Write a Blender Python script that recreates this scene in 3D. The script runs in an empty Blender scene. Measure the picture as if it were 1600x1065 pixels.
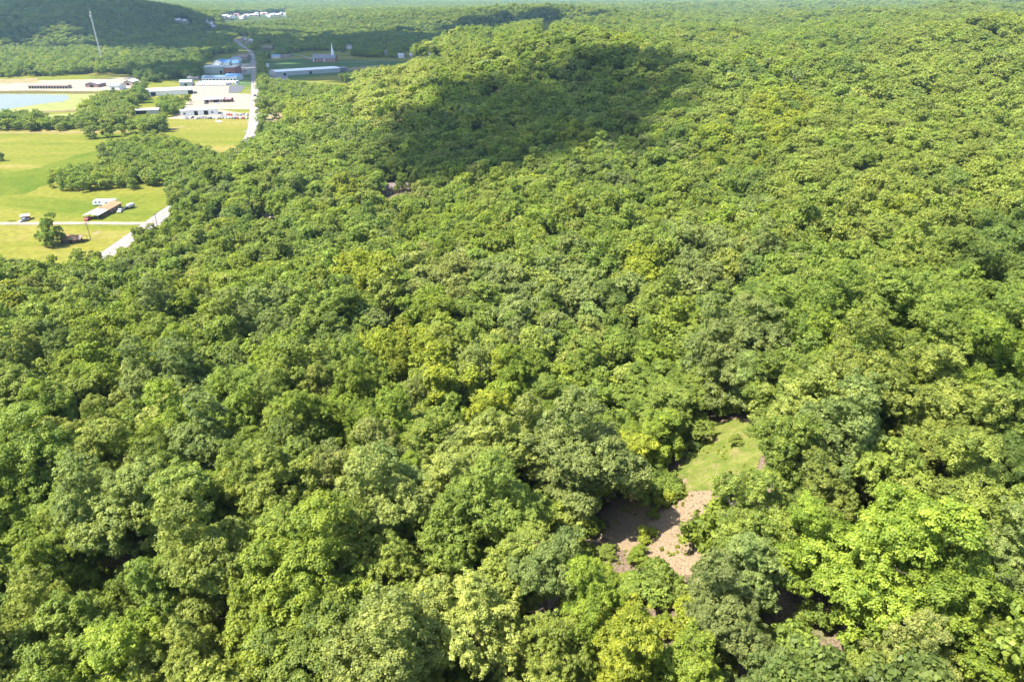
import bpy, math, random
import numpy as np
from mathutils import Vector, Matrix

R = math.radians
rng = np.random.default_rng(7)
random.seed(7)
scene = bpy.context.scene
COL = scene.collection

# ------------------------------------------------------------------ camera, world, sun, exposure
CAMZ, PITCH, FPX = 105.0, R(27.16), 1067.0
cam_d = bpy.data.cameras.new('camera')
cam = bpy.data.objects.new('camera', cam_d)
COL.objects.link(cam)
cam.location = (0, 0, CAMZ)
cam.rotation_euler = (R(90) - PITCH, 0, 0)
cam_d.sensor_width = 36.0
cam_d.lens = FPX / 1600 * 36
cam_d.clip_start = 0.5
cam_d.clip_end = 60000
scene.camera = cam

SUN_EL = R(60)
SUN_DIR = Vector((-0.92, -0.39, 0)).normalized() * math.cos(SUN_EL) + Vector((0, 0, math.sin(SUN_EL)))
world = bpy.data.worlds.new('World')
scene.world = world
world.use_nodes = True
wn = world.node_tree
sky = wn.nodes.new('ShaderNodeTexSky')
sky.sky_type = 'NISHITA'
sky.sun_disc = False
sky.sun_elevation = SUN_EL
sky.sun_rotation = math.atan2(SUN_DIR.x, SUN_DIR.y)
bg = wn.nodes['Background']
bg.inputs[1].default_value = 0.13
wn.links.new(sky.outputs[0], bg.inputs[0])
sun_d = bpy.data.lights.new('sun', 'SUN')
sun_d.energy = 5.0
sun_d.angle = R(0.55)
sun_d.color = (1.0, 0.95, 0.86)
sun = bpy.data.objects.new('sun', sun_d)
COL.objects.link(sun)
sun.rotation_euler = SUN_DIR.to_track_quat('Z', 'Y').to_euler()
sun.location = (0, 0, 400)

scene.view_settings.view_transform = 'Standard'
scene.view_settings.look = 'None'
scene.view_settings.gamma = 1
scene.view_settings.use_curve_mapping = False
scene.view_settings.exposure = 1.52
scene.render.engine = 'CYCLES'
cy = scene.cycles
cy.max_bounces = 6
cy.diffuse_bounces = 4
cy.glossy_bounces = 1
cy.transmission_bounces = 4
cy.transparent_max_bounces = 8
cy.volume_bounces = 0
cy.use_denoising = True
cy.denoiser = 'OPENIMAGEDENOISE'
cy.caustics_reflective = False
cy.caustics_refractive = False

# ------------------------------------------------------------------ picture <-> place helpers
CP, SP = math.cos(PITCH), math.sin(PITCH)


def raydir(px, py):
    u = (px - 800.0) / FPX
    v = (py - 532.5) / FPX
    return u, CP - v * SP, -SP - v * CP          # unit depth along the camera axis


def P(px, py, z=0.0):
    u, dy, dz = raydir(px, py)
    t = (z - CAMZ) / dz
    return Vector((u * t, dy * t, z))


def PD(px, py, depth):
    u, dy, dz = raydir(px, py)
    return np.array([u * depth, dy * depth, CAMZ + dz * depth])


def project(x, y, z):
    dz = z - CAMZ
    depth = y * CP - dz * SP
    up = y * SP + dz * CP
    d = np.where(np.abs(depth) < 1e-3, 1e-3, depth)
    return 800 + FPX * x / d, 532.5 - FPX * up / d, depth


def in_poly(px, py, poly):
    n = len(poly)
    inside = np.zeros(np.shape(px), bool)
    j = n - 1
    for i in range(n):
        xi, yi = poly[i]
        xj, yj = poly[j]
        c = ((yi > py) != (yj > py)) & (px < (xj - xi) * (py - yi) / ((yj - yi) if yj != yi else 1e-9) + xi)
        inside ^= c
        j = i
    return inside


def poly_dist(px, py, poly):
    """distance to the outline of a polygon (unsigned)"""
    best = np.full(np.shape(px), 1e12)
    for i in range(len(poly)):
        x0, y0 = poly[i]
        x1, y1 = poly[(i + 1) % len(poly)]
        dx, dy = x1 - x0, y1 - y0
        L = dx * dx + dy * dy + 1e-9
        t = np.clip(((px - x0) * dx + (py - y0) * dy) / L, 0, 1)
        d = np.hypot(px - x0 - t * dx, py - y0 - t * dy)
        best = np.minimum(best, d)
    return best


# ------------------------------------------------------------------ terrain height
CAN = 15.0
ctrl = [  # photo pixel and distance along the view axis of points on the tree tops
 (50, 1060, 60), (400, 1050, 58), (750, 990, 57), (1200, 1040, 54), (1560, 1040, 52), (800, 1300, 46), (0, 1300, 48), (1600, 1300, 42),
 (60, 760, 76), (210, 800, 70), (450, 770, 72), (700, 760, 72), (905, 740, 70), (1200, 760, 66), (1500, 800, 60),
 (-100, 600, 110), (100, 600, 107), (300, 600, 105), (500, 600, 100), (700, 600, 100), (950, 600, 102), (1120, 520, 98), (1250, 550, 82), (1400, 450, 94), (1560, 450, 95), (1700, 500, 85),
 (-50, 500, 160), (100, 500, 150), (300, 480, 155), (500, 450, 165), (700, 500, 128), (900, 450, 150), (1150, 420, 150), (1300, 350, 160), (1500, 350, 146),
 (300, 410, 235), (450, 380, 230), (600, 330, 270), (620, 300, 320), (800, 300, 265), (1000, 300, 255), (1200, 280, 250), (1400, 250, 235), (1560, 200, 280), (1700, 250, 220),
 (500, 230, 415), (650, 230, 395), (600, 150, 520), (700, 100, 620), (800, 200, 420), (850, 120, 520), (850, 62, 620), (950, 60, 620), (750, 75, 640), (1000, 200, 380),
 (1050, 120, 480), (1100, 62, 720), (1200, 150, 400), (1300, 100, 480), (1400, 45, 700), (1580, 35, 600), (1500, 110, 430), (1700, 60, 520),
 (1000, 40, 1300), (1200, 20, 1900), (1500, 12, 1700), (1300, 5, 3000), (1000, 8, 3000), (1600, 4, 2500),
 (-100, 5, 2200), (50, 6, 2200), (150, 8, 2100), (230, 15, 2000), (300, 35, 1800), (400, 40, 1700),
 (780, 10, 1500), (700, 20, 1450), (650, 30, 1400), (850, 14, 1500), (500, 45, 1500), (560, 12, 3000), (400, 20, 2700), (600, 5, 5000), (250, 6, 4000),
]
cp = [PD(*c) for c in ctrl]
cx = [(p[0], p[1], max(p[2] - CAN, 0)) for p in cp]
for a in (-170, -120, -75, 75, 120, 170):
    for r, z in ((15, 44), (60, 44), (200, 36 if abs(a) > 80 else (10 if a < 0 else 46)), (900, 30 if a > 0 else 12), (5000, 22), (20000, 25)):
        cx.append((r * math.sin(R(a)), r * math.cos(R(a)), z))
for a in (-40, -20, 0, 20, 40):
    cx.append((9000 * math.sin(R(a)), 9000 * math.cos(R(a)), 14))
    cx.append((25000 * math.sin(R(a)), 25000 * math.cos(R(a)), 30))
    cx.append((12 * math.sin(R(a)), 12 * math.cos(R(a)), 44))
cx = np.array(cx)


def feat(x, y):
    r = np.hypot(x, y)
    return np.arctan2(x, y) * 2.2, np.log(np.maximum(r, 10.0))


FTA, FTR = feat(cx[:, 0], cx[:, 1])
K = np.sqrt((FTA[:, None] - FTA) ** 2 + (FTR[:, None] - FTR) ** 2 + 0.02)
n = len(cx)
A = np.zeros((n + 3, n + 3))
A[:n, :n] = K - np.eye(n) * 0.03
A[:n, n] = 1; A[:n, n + 1] = FTA; A[:n, n + 2] = FTR
A[n:, :n] = A[:n, n:].T
W = np.linalg.solve(A, np.concatenate([cx[:, 2], [0, 0, 0]]))

valley_px = [(-900, 470), (-300, 455), (0, 450), (150, 445), (235, 428), (290, 398), (322, 372), (335, 310), (400, 262), (430, 218), (480, 168), (560, 132), (640, 110),
             (760, 94), (850, 82), (870, 62), (700, 56), (500, 47), (400, 43), (300, 58), (200, 74), (0, 82), (-300, 90), (-900, 110)]
valley = [tuple(P(a, b)[:2]) for a, b in valley_px]


def undul(x, y):
    return (np.sin(x / 46 + 1.2 * np.sin(y / 83) + .6) * np.cos(y / 61 + 1.1 * np.sin(x / 90)) * 8.0 * np.clip((np.hypot(x, y) - 230) / 250, 0, 1) * np.clip((x + 40) / 120, 0.15, 1)
            + np.sin(x / 31 + 1.3 * np.sin(y / 57)) * np.cos(y / 38 + np.sin(x / 71)) * 1.6
            + np.sin(x / 190 + np.sin(y / 260) * 1.5) * np.cos(y / 230 + 0.7) * 4.0 * np.clip((np.hypot(x, y) - 500) / 1500, 0, 1)
            + np.sin(x / 640 + np.sin(y / 860) * 1.5) * np.cos(y / 700 + 0.7) * 14.0 * np.clip((np.hypot(x, y) - 1700) / 2500, 0, 1))


def Z(x, y):
    x = np.asarray(x, float); y = np.asarray(y, float)
    sh = x.shape
    x = x.ravel(); y = y.ravel()
    out = np.empty_like(x)
    for i in range(0, len(x), 40000):
        xs, ys = x[i:i + 40000], y[i:i + 40000]
        a, r = feat(xs, ys)
        z = W[n] + W[n + 1] * a + W[n + 2] * r
        for k in range(n):
            z = z + W[k] * np.sqrt((a - FTA[k]) ** 2 + (r - FTR[k]) ** 2 + 0.02)
        z = np.clip(z, 0, 85) + undul(xs, ys)
        z = z + 72 * np.exp(-((xs + 50) / 230) ** 2 - ((ys - 1690) / 260) ** 2) + 34 * np.exp(-((xs + 1150) / 420) ** 2 - ((ys - 2050) / 330) ** 2)
        z = z + 16 * np.exp(-((xs - 1100) / 500) ** 2 - ((ys - 1500) / 160) ** 2) + 11 * np.exp(-((xs - 45) / 115) ** 2 - ((ys - 640) / 80) ** 2)
        d = poly_dist(xs, ys, valley)
        d[in_poly(xs, ys, valley)] = 0
        w = np.clip(d / (45 + 0.06 * np.hypot(xs, ys)), 0, 1)
        out[i:i + 40000] = np.maximum(z, 0.0) * w * w * (3 - 2 * w)
    return out.reshape(sh)


def hit(px, py, lift=0.0):
    """where the line of sight through a photo pixel meets the ground (raised by lift)"""
    u, dy, dz = raydir(px, py)
    t = np.concatenate([np.arange(20, 400, 1.0), np.geomspace(400, 9000, 900)])
    z = Z(u * t, dy * t) + lift
    below = CAMZ + dz * t < z
    i = int(np.argmax(below)) if below.any() else len(t) - 1
    tt = t[i]
    return Vector((u * tt, dy * tt, float(Z(np.array([u * tt]), np.array([dy * tt]))[0])))


# ------------------------------------------------------------------ materials
def mat(name, col, rough=0.8, spec=0.3, noise=None, scale=1.0, bump=0.0, metal=0.0, col2=None, detail=6):
    m = bpy.data.materials.new(name)
    m.use_nodes = True
    nt = m.node_tree
    b = nt.nodes['Principled BSDF']
    b.inputs['Base Color'].default_value = (*col, 1)
    b.inputs['Roughness'].default_value = rough
    b.inputs['Metallic'].default_value = metal
    b.inputs['Specular IOR Level'].default_value = spec
    if noise:
        geo = nt.nodes.new('ShaderNodeNewGeometry')
        nz = nt.nodes.new('ShaderNodeTexNoise')
        nz.inputs['Scale'].default_value = scale
        nz.inputs['Detail'].default_value = detail
        nt.links.new(geo.outputs['Position'], nz.inputs['Vector'])
        cr = nt.nodes.new('ShaderNodeValToRGB')
        c2 = col2 or tuple(c * (1 - noise) for c in col)
        cr.color_ramp.elements[0].position = 0.35
        cr.color_ramp.elements[1].position = 0.65
        cr.color_ramp.elements[0].color = (*c2, 1)
        cr.color_ramp.elements[1].color = (*col, 1)
        nt.links.new(nz.outputs['Fac'], cr.inputs[0])
        nt.links.new(cr.outputs[0], b.inputs['Base Color'])
        if bump:
            bp = nt.nodes.new('ShaderNodeBump')
            bp.inputs['Strength'].default_value = bump
            bp.inputs['Distance'].default_value = 0.1
            nt.links.new(nz.outputs['Fac'], bp.inputs['Height'])
            nt.links.new(bp.outputs[0], b.inputs['Normal'])
    return m


def leaf_mat(name):
    m = bpy.data.materials.new(name)
    m.use_nodes = True
    nt = m.node_tree
    N, L = nt.nodes, nt.links
    b = N['Principled BSDF']
    out = N['Material Output']
    b.inputs['Roughness'].default_value = 0.5
    b.inputs['Specular IOR Level'].default_value = 0.2
    at = N.new('ShaderNodeAttribute'); at.attribute_type = 'INSTANCER'; at.attribute_name = 'tint'
    va = N.new('ShaderNodeAttribute'); va.attribute_type = 'GEOMETRY'; va.attribute_name = 'vary'
    mp = N.new('ShaderNodeMapRange')
    mp.inputs['From Min'].default_value = 0; mp.inputs['From Max'].default_value = 1
    mp.inputs['To Min'].default_value = 0.62; mp.inputs['To Max'].default_value = 1.42
    L.new(va.outputs['Fac'], mp.inputs['Value'])
    hs = N.new('ShaderNodeHueSaturation')
    mh = N.new('ShaderNodeMapRange')
    mh.inputs['To Min'].default_value = 0.515; mh.inputs['To Max'].default_value = 0.482
    L.new(va.outputs['Fac'], mh.inputs['Value'])
    L.new(mh.outputs[0], hs.inputs['Hue'])
    L.new(mp.outputs[0], hs.inputs['Value'])
    L.new(at.outputs['Color'], hs.inputs['Color'])
    L.new(hs.outputs[0], b.inputs['Base Color'])
    tr = N.new('ShaderNodeBsdfTranslucent')
    mul = N.new('ShaderNodeMix'); mul.data_type = 'RGBA'; mul.blend_type = 'MULTIPLY'; mul.inputs[0].default_value = 1
    mul.inputs[7].default_value = (1.3, 1.3, 0.45, 1)
    L.new(hs.outputs[0], mul.inputs[6])
    L.new(mul.outputs[2], tr.inputs['Color'])
    mx = N.new('ShaderNodeMixShader'); mx.inputs[0].default_value = 0.42
    L.new(b.outputs[0], mx.inputs[1]); L.new(tr.outputs[0], mx.inputs[2])
    L.new(mx.outputs[0], out.inputs['Surface'])
    return m


LEAF = leaf_mat('leaves')
BARK = mat('bark', (0.13, 0.105, 0.085), 0.95, 0.1, 0.5, 3, 0.5)
DEADWOOD = mat('bleached_wood', (0.27, 0.24, 0.21), 0.9, 0.2, 0.4, 4, 0.3)


# ground: leaf litter in the woods, grass in the valley
def ground_mat():
    m = bpy.data.materials.new('forest_floor')
    m.use_nodes = True
    nt = m.node_tree; N, L = nt.nodes, nt.links
    b = N['Principled BSDF']; b.inputs['Roughness'].default_value = 0.95; b.inputs['Specular IOR Level'].default_value = 0.1
    geo = N.new('ShaderNodeNewGeometry')

    def noise(s, d=6):
        q = N.new('ShaderNodeTexNoise'); q.inputs['Scale'].default_value = s; q.inputs['Detail'].default_value = d
        L.new(geo.outputs['Position'], q.inputs['Vector']); return q

    def ramp(src, a, c0, c, c1):
        q = N.new('ShaderNodeValToRGB'); q.color_ramp.elements[0].position = a; q.color_ramp.elements[1].position = c
        q.color_ramp.elements[0].color = (*c0, 1); q.color_ramp.elements[1].color = (*c1, 1)
        L.new(src, q.inputs[0]); return q
    litter = ramp(noise(5, 8).outputs['Fac'], 0.36, (0.09, 0.06, 0.04), 0.62, (0.21, 0.16, 0.11))
    green = ramp(noise(2.0, 8).outputs['Fac'], 0.3, (0.045, 0.07, 0.02), 0.7, (0.12, 0.14, 0.04))
    far = ramp(noise(0.01, 8).outputs['Fac'], 0.3, (0.03, 0.05, 0.018), 0.7, (0.075, 0.10, 0.03))
    at = N.new('ShaderNodeAttribute'); at.attribute_name = 'cover'
    sep = N.new('ShaderNodeSeparateColor'); L.new(at.outputs['Color'], sep.inputs[0])
    patch = ramp(noise(0.16, 5).outputs['Fac'], 0.56, (0, 0, 0), 0.66, (0.8, 0.8, 0.8))
    m1 = N.new('ShaderNodeMix'); m1.data_type = 'RGBA'
    L.new(patch.outputs[0], m1.inputs[0]); L.new(litter.outputs[0], m1.inputs[6]); L.new(green.outputs[0], m1.inputs[7])
    m2 = N.new('ShaderNodeMix'); m2.data_type = 'RGBA'
    L.new(sep.outputs[0], m2.inputs[0]); L.new(m1.outputs[2], m2.inputs[6]); L.new(far.outputs[0], m2.inputs[7])
    L.new(m2.outputs[2], b.inputs['Base Color'])
    bp = N.new('ShaderNodeBump'); bp.inputs['Strength'].default_value = 0.5; bp.inputs['Distance'].default_value = 0.15
    L.new(noise(6, 8).outputs['Fac'], bp.inputs['Height']); L.new(bp.outputs[0], b.inputs['Normal'])
    return m


def grass_mat(name, cols, s1=0.02, s2=0.35, stretch=(1, 1, 1)):
    m = bpy.data.materials.new(name)
    m.use_nodes = True
    nt = m.node_tree; N, L = nt.nodes, nt.links
    b = N['Principled BSDF']; b.inputs['Roughness'].default_value = 0.9; b.inputs['Specular IOR Level'].default_value = 0.04
    geo = N.new('ShaderNodeNewGeometry')
    mp = N.new('ShaderNodeMapping'); mp.inputs['Scale'].default_value = stretch; L.new(geo.outputs['Position'], mp.inputs[0])
    q = N.new('ShaderNodeTexNoise'); q.inputs['Scale'].default_value = s1; q.inputs['Detail'].default_value = 9; q.inputs['Roughness'].default_value = 0.62
    q.inputs['Distortion'].default_value = 0.6
    L.new(mp.outputs[0], q.inputs['Vector'])
    cr = N.new('ShaderNodeValToRGB')
    els = cr.color_ramp.elements
    k = len(cols)
    while len(els) < k:
        els.new(0.5)
    for i, c in enumerate(cols):
        els[i].position = 0.34 + 0.32 * i / (k - 1)
        els[i].color = (*c, 1)
    L.new(q.outputs['Fac'], cr.inputs[0])
    q2 = N.new('ShaderNodeTexNoise'); q2.inputs['Scale'].default_value = s2; q2.inputs['Detail'].default_value = 6
    L.new(geo.outputs['Position'], q2.inputs['Vector'])
    r2 = N.new('ShaderNodeMapRange'); r2.inputs['From Min'].default_value = 0.3; r2.inputs['From Max'].default_value = 0.7
    r2.inputs['To Min'].default_value = 0.8; r2.inputs['To Max'].default_value = 1.15
    L.new(q2.outputs['Fac'], r2.inputs[0])
    wv = N.new('ShaderNodeTexWave'); wv.inputs['Scale'].default_value = 0.085; wv.inputs['Distortion'].default_value = 1.6; wv.inputs['Detail'].default_value = 3; wv.inputs['Detail Scale'].default_value = .3
    wm2 = N.new('ShaderNodeMapping'); wm2.inputs['Rotation'].default_value = (0, 0, 1.25); L.new(geo.outputs['Position'], wm2.inputs[0]); L.new(wm2.outputs[0], wv.inputs['Vector'])
    wr = N.new('ShaderNodeMapRange'); wr.inputs['To Min'].default_value = .93; wr.inputs['To Max'].default_value = 1.06; L.new(wv.outputs['Fac'], wr.inputs[0])
    mm = N.new('ShaderNodeMath'); mm.operation = 'MULTIPLY'; L.new(r2.outputs[0], mm.inputs[0]); L.new(wr.outputs[0], mm.inputs[1])
    hs = N.new('ShaderNodeHueSaturation'); L.new(cr.outputs[0], hs.inputs['Color']); L.new(mm.outputs[0], hs.inputs['Value'])
    L.new(hs.outputs[0], b.inputs['Base Color'])
    bp = N.new('ShaderNodeBump'); bp.inputs['Strength'].default_value = 0.4; bp.inputs['Distance'].default_value = 0.2
    L.new(q2.outputs['Fac'], bp.inputs['Height']); L.new(bp.outputs[0], b.inputs['Normal'])
    return m


M = {
 'meadow': grass_mat('meadow_grass', [(0.085, 0.118, 0.012), (0.128, 0.143, 0.018), (0.165, 0.160, 0.026), (0.215, 0.178, 0.055)], 0.012, 0.3, (0.55, 1.6, 1)),
 'rich': grass_mat('tall_green_grass', [(0.070, 0.108, 0.010), (0.095, 0.122, 0.012), (0.12, 0.135, 0.016)], 0.03, 0.4),
 'lawn': grass_mat('mown_lawn', [(0.05, 0.10, 0.028), (0.075, 0.12, 0.035)], 0.02, 0.5),
 'glade': grass_mat('clearing_grass', [(0.085, 0.12, 0.022), (0.13, 0.15, 0.03), (0.20, 0.175, 0.07)], 0.5, 5),
 'gravel': mat('pale_gravel', (0.31, 0.262, 0.195), 0.95, 0.1, 0.25, 0.2, 0.3),
 'tan': mat('bare_tan_soil', (0.25, 0.20, 0.10), 0.95, 0.1, 0.3, 0.1, 0.3),
 'asphalt': mat('weathered_asphalt', (0.24, 0.222, 0.217), 0.9, 0.2, 0.2, 0.4),
 'darkasphalt': mat('dark_asphalt', (0.10, 0.10, 0.11), 0.9, 0.2, 0.2, 0.4),
 'concrete': mat('pale_concrete', (0.24, 0.222, 0.185), 0.9, 0.2, 0.15, 0.3),
 'line': mat('yellow_road_paint', (0.6, 0.42, 0.08), 0.8),
 'algae': mat('pond_algae', (0.21, 0.22, 0.06), 0.8, 0.2, 0.2, 0.08),
 'reed': mat('bank_reeds', (0.12, 0.10, 0.03), 0.9, 0.1, 0.4, 0.3, 0.4),
 'white': mat('white_paint', (0.78, 0.78, 0.76), 0.5, 0.4, 0.08, 0.5),
 'offwhite': mat('offwhite_metal', (0.42, 0.42, 0.42), 0.5, 0.4, 0.12, 0.4),
 'grey': mat('grey_metal', (0.20, 0.21, 0.23), 0.5, 0.4, 0.15, 0.4),
 'darkgrey': mat('dark_grey', (0.13, 0.13, 0.14), 0.7, 0.3),
 'shingle': mat('grey_shingle', (0.25, 0.23, 0.24), 0.9, 0.2, 0.25, 1.0),
 'brownroof': mat('brown_shingle', (0.23, 0.17, 0.15), 0.9, 0.2, 0.25, 1.0),
 'orangeroof': mat('rusted_roof', (0.30, 0.155, 0.07), 0.8, 0.2, 0.35, 0.8, col2=(0.34, 0.22, 0.13)),
 'brick': mat('red_brick', (0.34, 0.14, 0.09), 0.9, 0.2, 0.2, 1.0),
 'redwood': mat('red_wall', (0.36, 0.07, 0.05), 0.8, 0.2, 0.2, 1.0),
 'brownwall': mat('brown_wood_wall', (0.20, 0.12, 0.08), 0.9, 0.2, 0.3, 1.0),
 'beige': mat('beige_wall', (0.34, 0.27, 0.22), 0.8, 0.2, 0.1, 1.0),
 'pink': mat('faded_pink_wall', (0.27, 0.17, 0.17), 0.8, 0.2, 0.1, 1.0),
 'palegreen': mat('pale_green_metal', (0.33, 0.38, 0.34), 0.6, 0.3, 0.1, 0.5),
 'teal': mat('pale_teal_metal', (0.24, 0.34, 0.34), 0.5, 0.4, 0.1, 0.5),
 'blue': mat('blue_metal', (0.07, 0.19, 0.42), 0.5, 0.4, 0.15, 0.5),
 'paleblue': mat('pale_blue_metal', (0.18, 0.26, 0.36), 0.5, 0.4, 0.15, 0.5),
 'glass': mat('dark_glass', (0.02, 0.025, 0.03), 0.15, 0.6),
 'rubber': mat('rubber', (0.03, 0.03, 0.03), 0.9),
 'dark': mat('dark_opening', (0.02, 0.02, 0.022), 0.9, 0.1),
 'rail': mat('steel_lattice', (0.55, 0.54, 0.55), 0.5, 0.4, metal=0.3),
 'pole': mat('weathered_pole', (0.16, 0.13, 0.11), 0.9, 0.1, 0.3, 2),
 'cargrey': mat('grey_car_paint', (0.30, 0.33, 0.36), 0.3, 0.5),
 'carwhite': mat('white_car_paint', (0.75, 0.76, 0.77), 0.3, 0.5),
 'carred': mat('red_car_paint', (0.42, 0.05, 0.05), 0.3, 0.5),
 'carblue': mat('blue_car_paint', (0.05, 0.12, 0.32), 0.3, 0.5),
 'cardark': mat('black_car_paint', (0.03, 0.03, 0.035), 0.3, 0.5),
 'cartan': mat('tan_car_paint', (0.42, 0.36, 0.28), 0.3, 0.5),
}
wm_ = bpy.data.materials.new('pond_water'); wm_.use_nodes = True
wb = wm_.node_tree.nodes['Principled BSDF']
wb.inputs['Base Color'].default_value = (0.10, 0.105, 0.10, 1); wb.inputs['Roughness'].default_value = 0.12; wb.inputs["IOR"].default_value = 1.15
wz = wm_.node_tree.nodes.new('ShaderNodeTexNoise'); wz.inputs['Scale'].default_value = 1.5
wg = wm_.node_tree.nodes.new('ShaderNodeNewGeometry'); wm_.node_tree.links.new(wg.outputs['Position'], wz.inputs['Vector'])
wbp = wm_.node_tree.nodes.new('ShaderNodeBump'); wbp.inputs['Strength'].default_value = 0.15; wbp.inputs['Distance'].default_value = 0.05
wm_.node_tree.links.new(wz.outputs['Fac'], wbp.inputs['Height']); wm_.node_tree.links.new(wbp.outputs[0], wb.inputs['Normal'])
M['water'] = wm_


# ------------------------------------------------------------------ mesh helpers
def link(name, me, parent=None):
    o = bpy.data.objects.new(name, me)
    COL.objects.link(o)
    if parent is not None:
        o.parent = parent
    return o


def tag(o, label=None, cat=None, group=None, kind=None):
    if label: o['label'] = label
    if cat: o['category'] = cat
    if group: o['group'] = group
    if kind: o['kind'] = kind
    return o


def root(name, label, cat, loc=(0, 0, 0), rz=0.0, group=None):
    o = bpy.data.objects.new(name, None)
    o.empty_display_size = 1
    COL.objects.link(o)
    o.location = loc
    o.rotation_euler = (0, 0, rz)
    return tag(o, label, cat, group)


class MB:
    def __init__(self):
        self.v = []; self.f = []

    def add(self, vs, fs):
        k = len(self.v)
        self.v += [tuple(p) for p in vs]
        self.f += [tuple(i + k for i in f) for f in fs]
        return self

    def box(self, x0, x1, y0, y1, z0, z1):
        return self.add([(x0, y0, z0), (x1, y0, z0), (x1, y1, z0), (x0, y1, z0), (x0, y0, z1), (x1, y0, z1), (x1, y1, z1), (x0, y1, z1)],
                        [(0, 3, 2, 1), (4, 5, 6, 7), (0, 1, 5, 4), (1, 2, 6, 5), (2, 3, 7, 6), (3, 0, 4, 7)])

    def prism(self, prof, y0, y1):
        """profile of (x,z) points extruded along y"""
        k = len(prof)
        vs = [(x, y0, z) for x, z in prof] + [(x, y1, z) for x, z in prof]
        fs = [tuple(range(k)), tuple(range(2 * k - 1, k - 1, -1))] + [((i + 1) % k, i, i + k, (i + 1) % k + k) for i in range(k)]
        return self.add(vs, fs)

    def prismx(self, prof, x0, x1):
        k = len(prof)
        vs = [(x0, y, z) for y, z in prof] + [(x1, y, z) for y, z in prof]
        fs = [tuple(range(k - 1, -1, -1)), tuple(range(k, 2 * k))] + [(i, (i + 1) % k, (i + 1) % k + k, i + k) for i in range(k)]
        return self.add(vs, fs)

    def tube(self, pts, rad, seg=6):
        pts = [Vector(p) for p in pts]
        k = len(self.v)
        for i, p in enumerate(pts):
            d = (pts[min(i + 1, len(pts) - 1)] - pts[max(i - 1, 0)]).normalized()
            a = d.orthogonal().normalized(); b = d.cross(a)
            r = rad[i] if isinstance(rad, (list, tuple)) else rad
            for s in range(seg):
                t = 2 * math.pi * s / seg
                self.v.append(tuple(p + (a * math.cos(t) + b * math.sin(t)) * r))
        for i in range(len(pts) - 1):
            for s in range(seg):
                s2 = (s + 1) % seg
                self.f.append((k + i * seg + s, k + i * seg + s2, k + (i + 1) * seg + s2, k + (i + 1) * seg + s))
        self.f.append(tuple(k + (len(pts) - 1) * seg + s for s in range(seg)))
        return self

    def mesh(self, name, m):
        me = bpy.data.meshes.new(name)
        me.from_pydata(self.v, [], self.f)
        me.materials.append(m)
        return me

    def build(self, name, m, parent=None):
        return link(name, self.mesh(name, m), parent)


def copy_tree(o, parent=None):
    c = o.copy(); COL.objects.link(c); c.parent = parent
    for ch in list(o.children):
        copy_tree(ch, c)
    return c


# ------------------------------------------------------------------ the ground sheet
azs = np.concatenate([np.arange(-180, -50, 4.0), np.arange(-50, 50.01, 0.4), np.arange(54, 180.1, 4.0)])
rs = np.concatenate([[0.0], np.geomspace(4, 34000, 520)])
AA, RR = np.meshgrid(np.radians(azs), rs)
GX, GY = RR * np.sin(AA), RR * np.cos(AA)
GZ = Z(GX, GY)
GZ[0, :] = Z(np.array([0.0]), np.array([0.1]))[0]
nr, na = GX.shape
gv = np.stack([GX, GY, GZ], -1).reshape(-1, 3)
idx = np.arange(nr * na).reshape(nr, na)
quads = np.stack([idx[:-1, :-1], idx[:-1, 1:], idx[1:, 1:], idx[1:, :-1]], -1).reshape(-1, 4)[:, ::-1]


def mesh_np(name, v, q, m):
    me = bpy.data.meshes.new(name)
    me.vertices.add(len(v)); me.vertices.foreach_set('co', np.ascontiguousarray(v, np.float32).ravel())
    me.loops.add(q.size); me.loops.foreach_set('vertex_index', np.ascontiguousarray(q, np.int32).ravel())
    me.polygons.add(len(q))
    me.polygons.foreach_set('loop_start', np.arange(0, q.size, q.shape[1], dtype=np.int32))
    me.materials.append(m)
    me.update(calc_edges=True)
    return me


gme = mesh_np('ground', gv, quads, ground_mat())
gme.shade_smooth()
cov = gme.attributes.new('cover', 'FLOAT_COLOR', 'POINT')
f_ = np.clip((np.hypot(gv[:, 0], gv[:, 1]) - 260) / 500, 0, 1)
cov.data.foreach_set('color', np.stack([f_, f_, f_, np.ones_like(f_)], -1).astype(np.float32).ravel())
tag(link('ground', gme), kind='structure')


def sheet(name, pts2, m, z, kind='structure', px=True, jag=0.0, label=None, cat=None):
    """flat sheet over the level valley floor"""
    pts = [tuple(P(*p)[:2]) for p in pts2] if px else pts2
    out = []
    rr = random.Random(len(name) * 7 + len(pts2))
    for i in range(len(pts)):
        a = Vector(pts[i]); b = Vector(pts[(i + 1) % len(pts)])
        k = max(1, int((b - a).length / 6)) if jag else 1
        for j in range(min(k, 60)):
            p = a.lerp(b, j / min(k, 60))
            if jag: p = p + Vector((rr.uniform(-jag, jag), rr.uniform(-jag, jag)))
            out.append((p.x, p.y, z))
    me = bpy.data.meshes.new(name)
    me.from_pydata(out, [], [tuple(range(len(out)))])
    me.materials.append(m)
    if me.polygons[0].normal.z < 0: me.flip_normals()
    return tag(link(name, me), label, cat, kind=kind)


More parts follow.
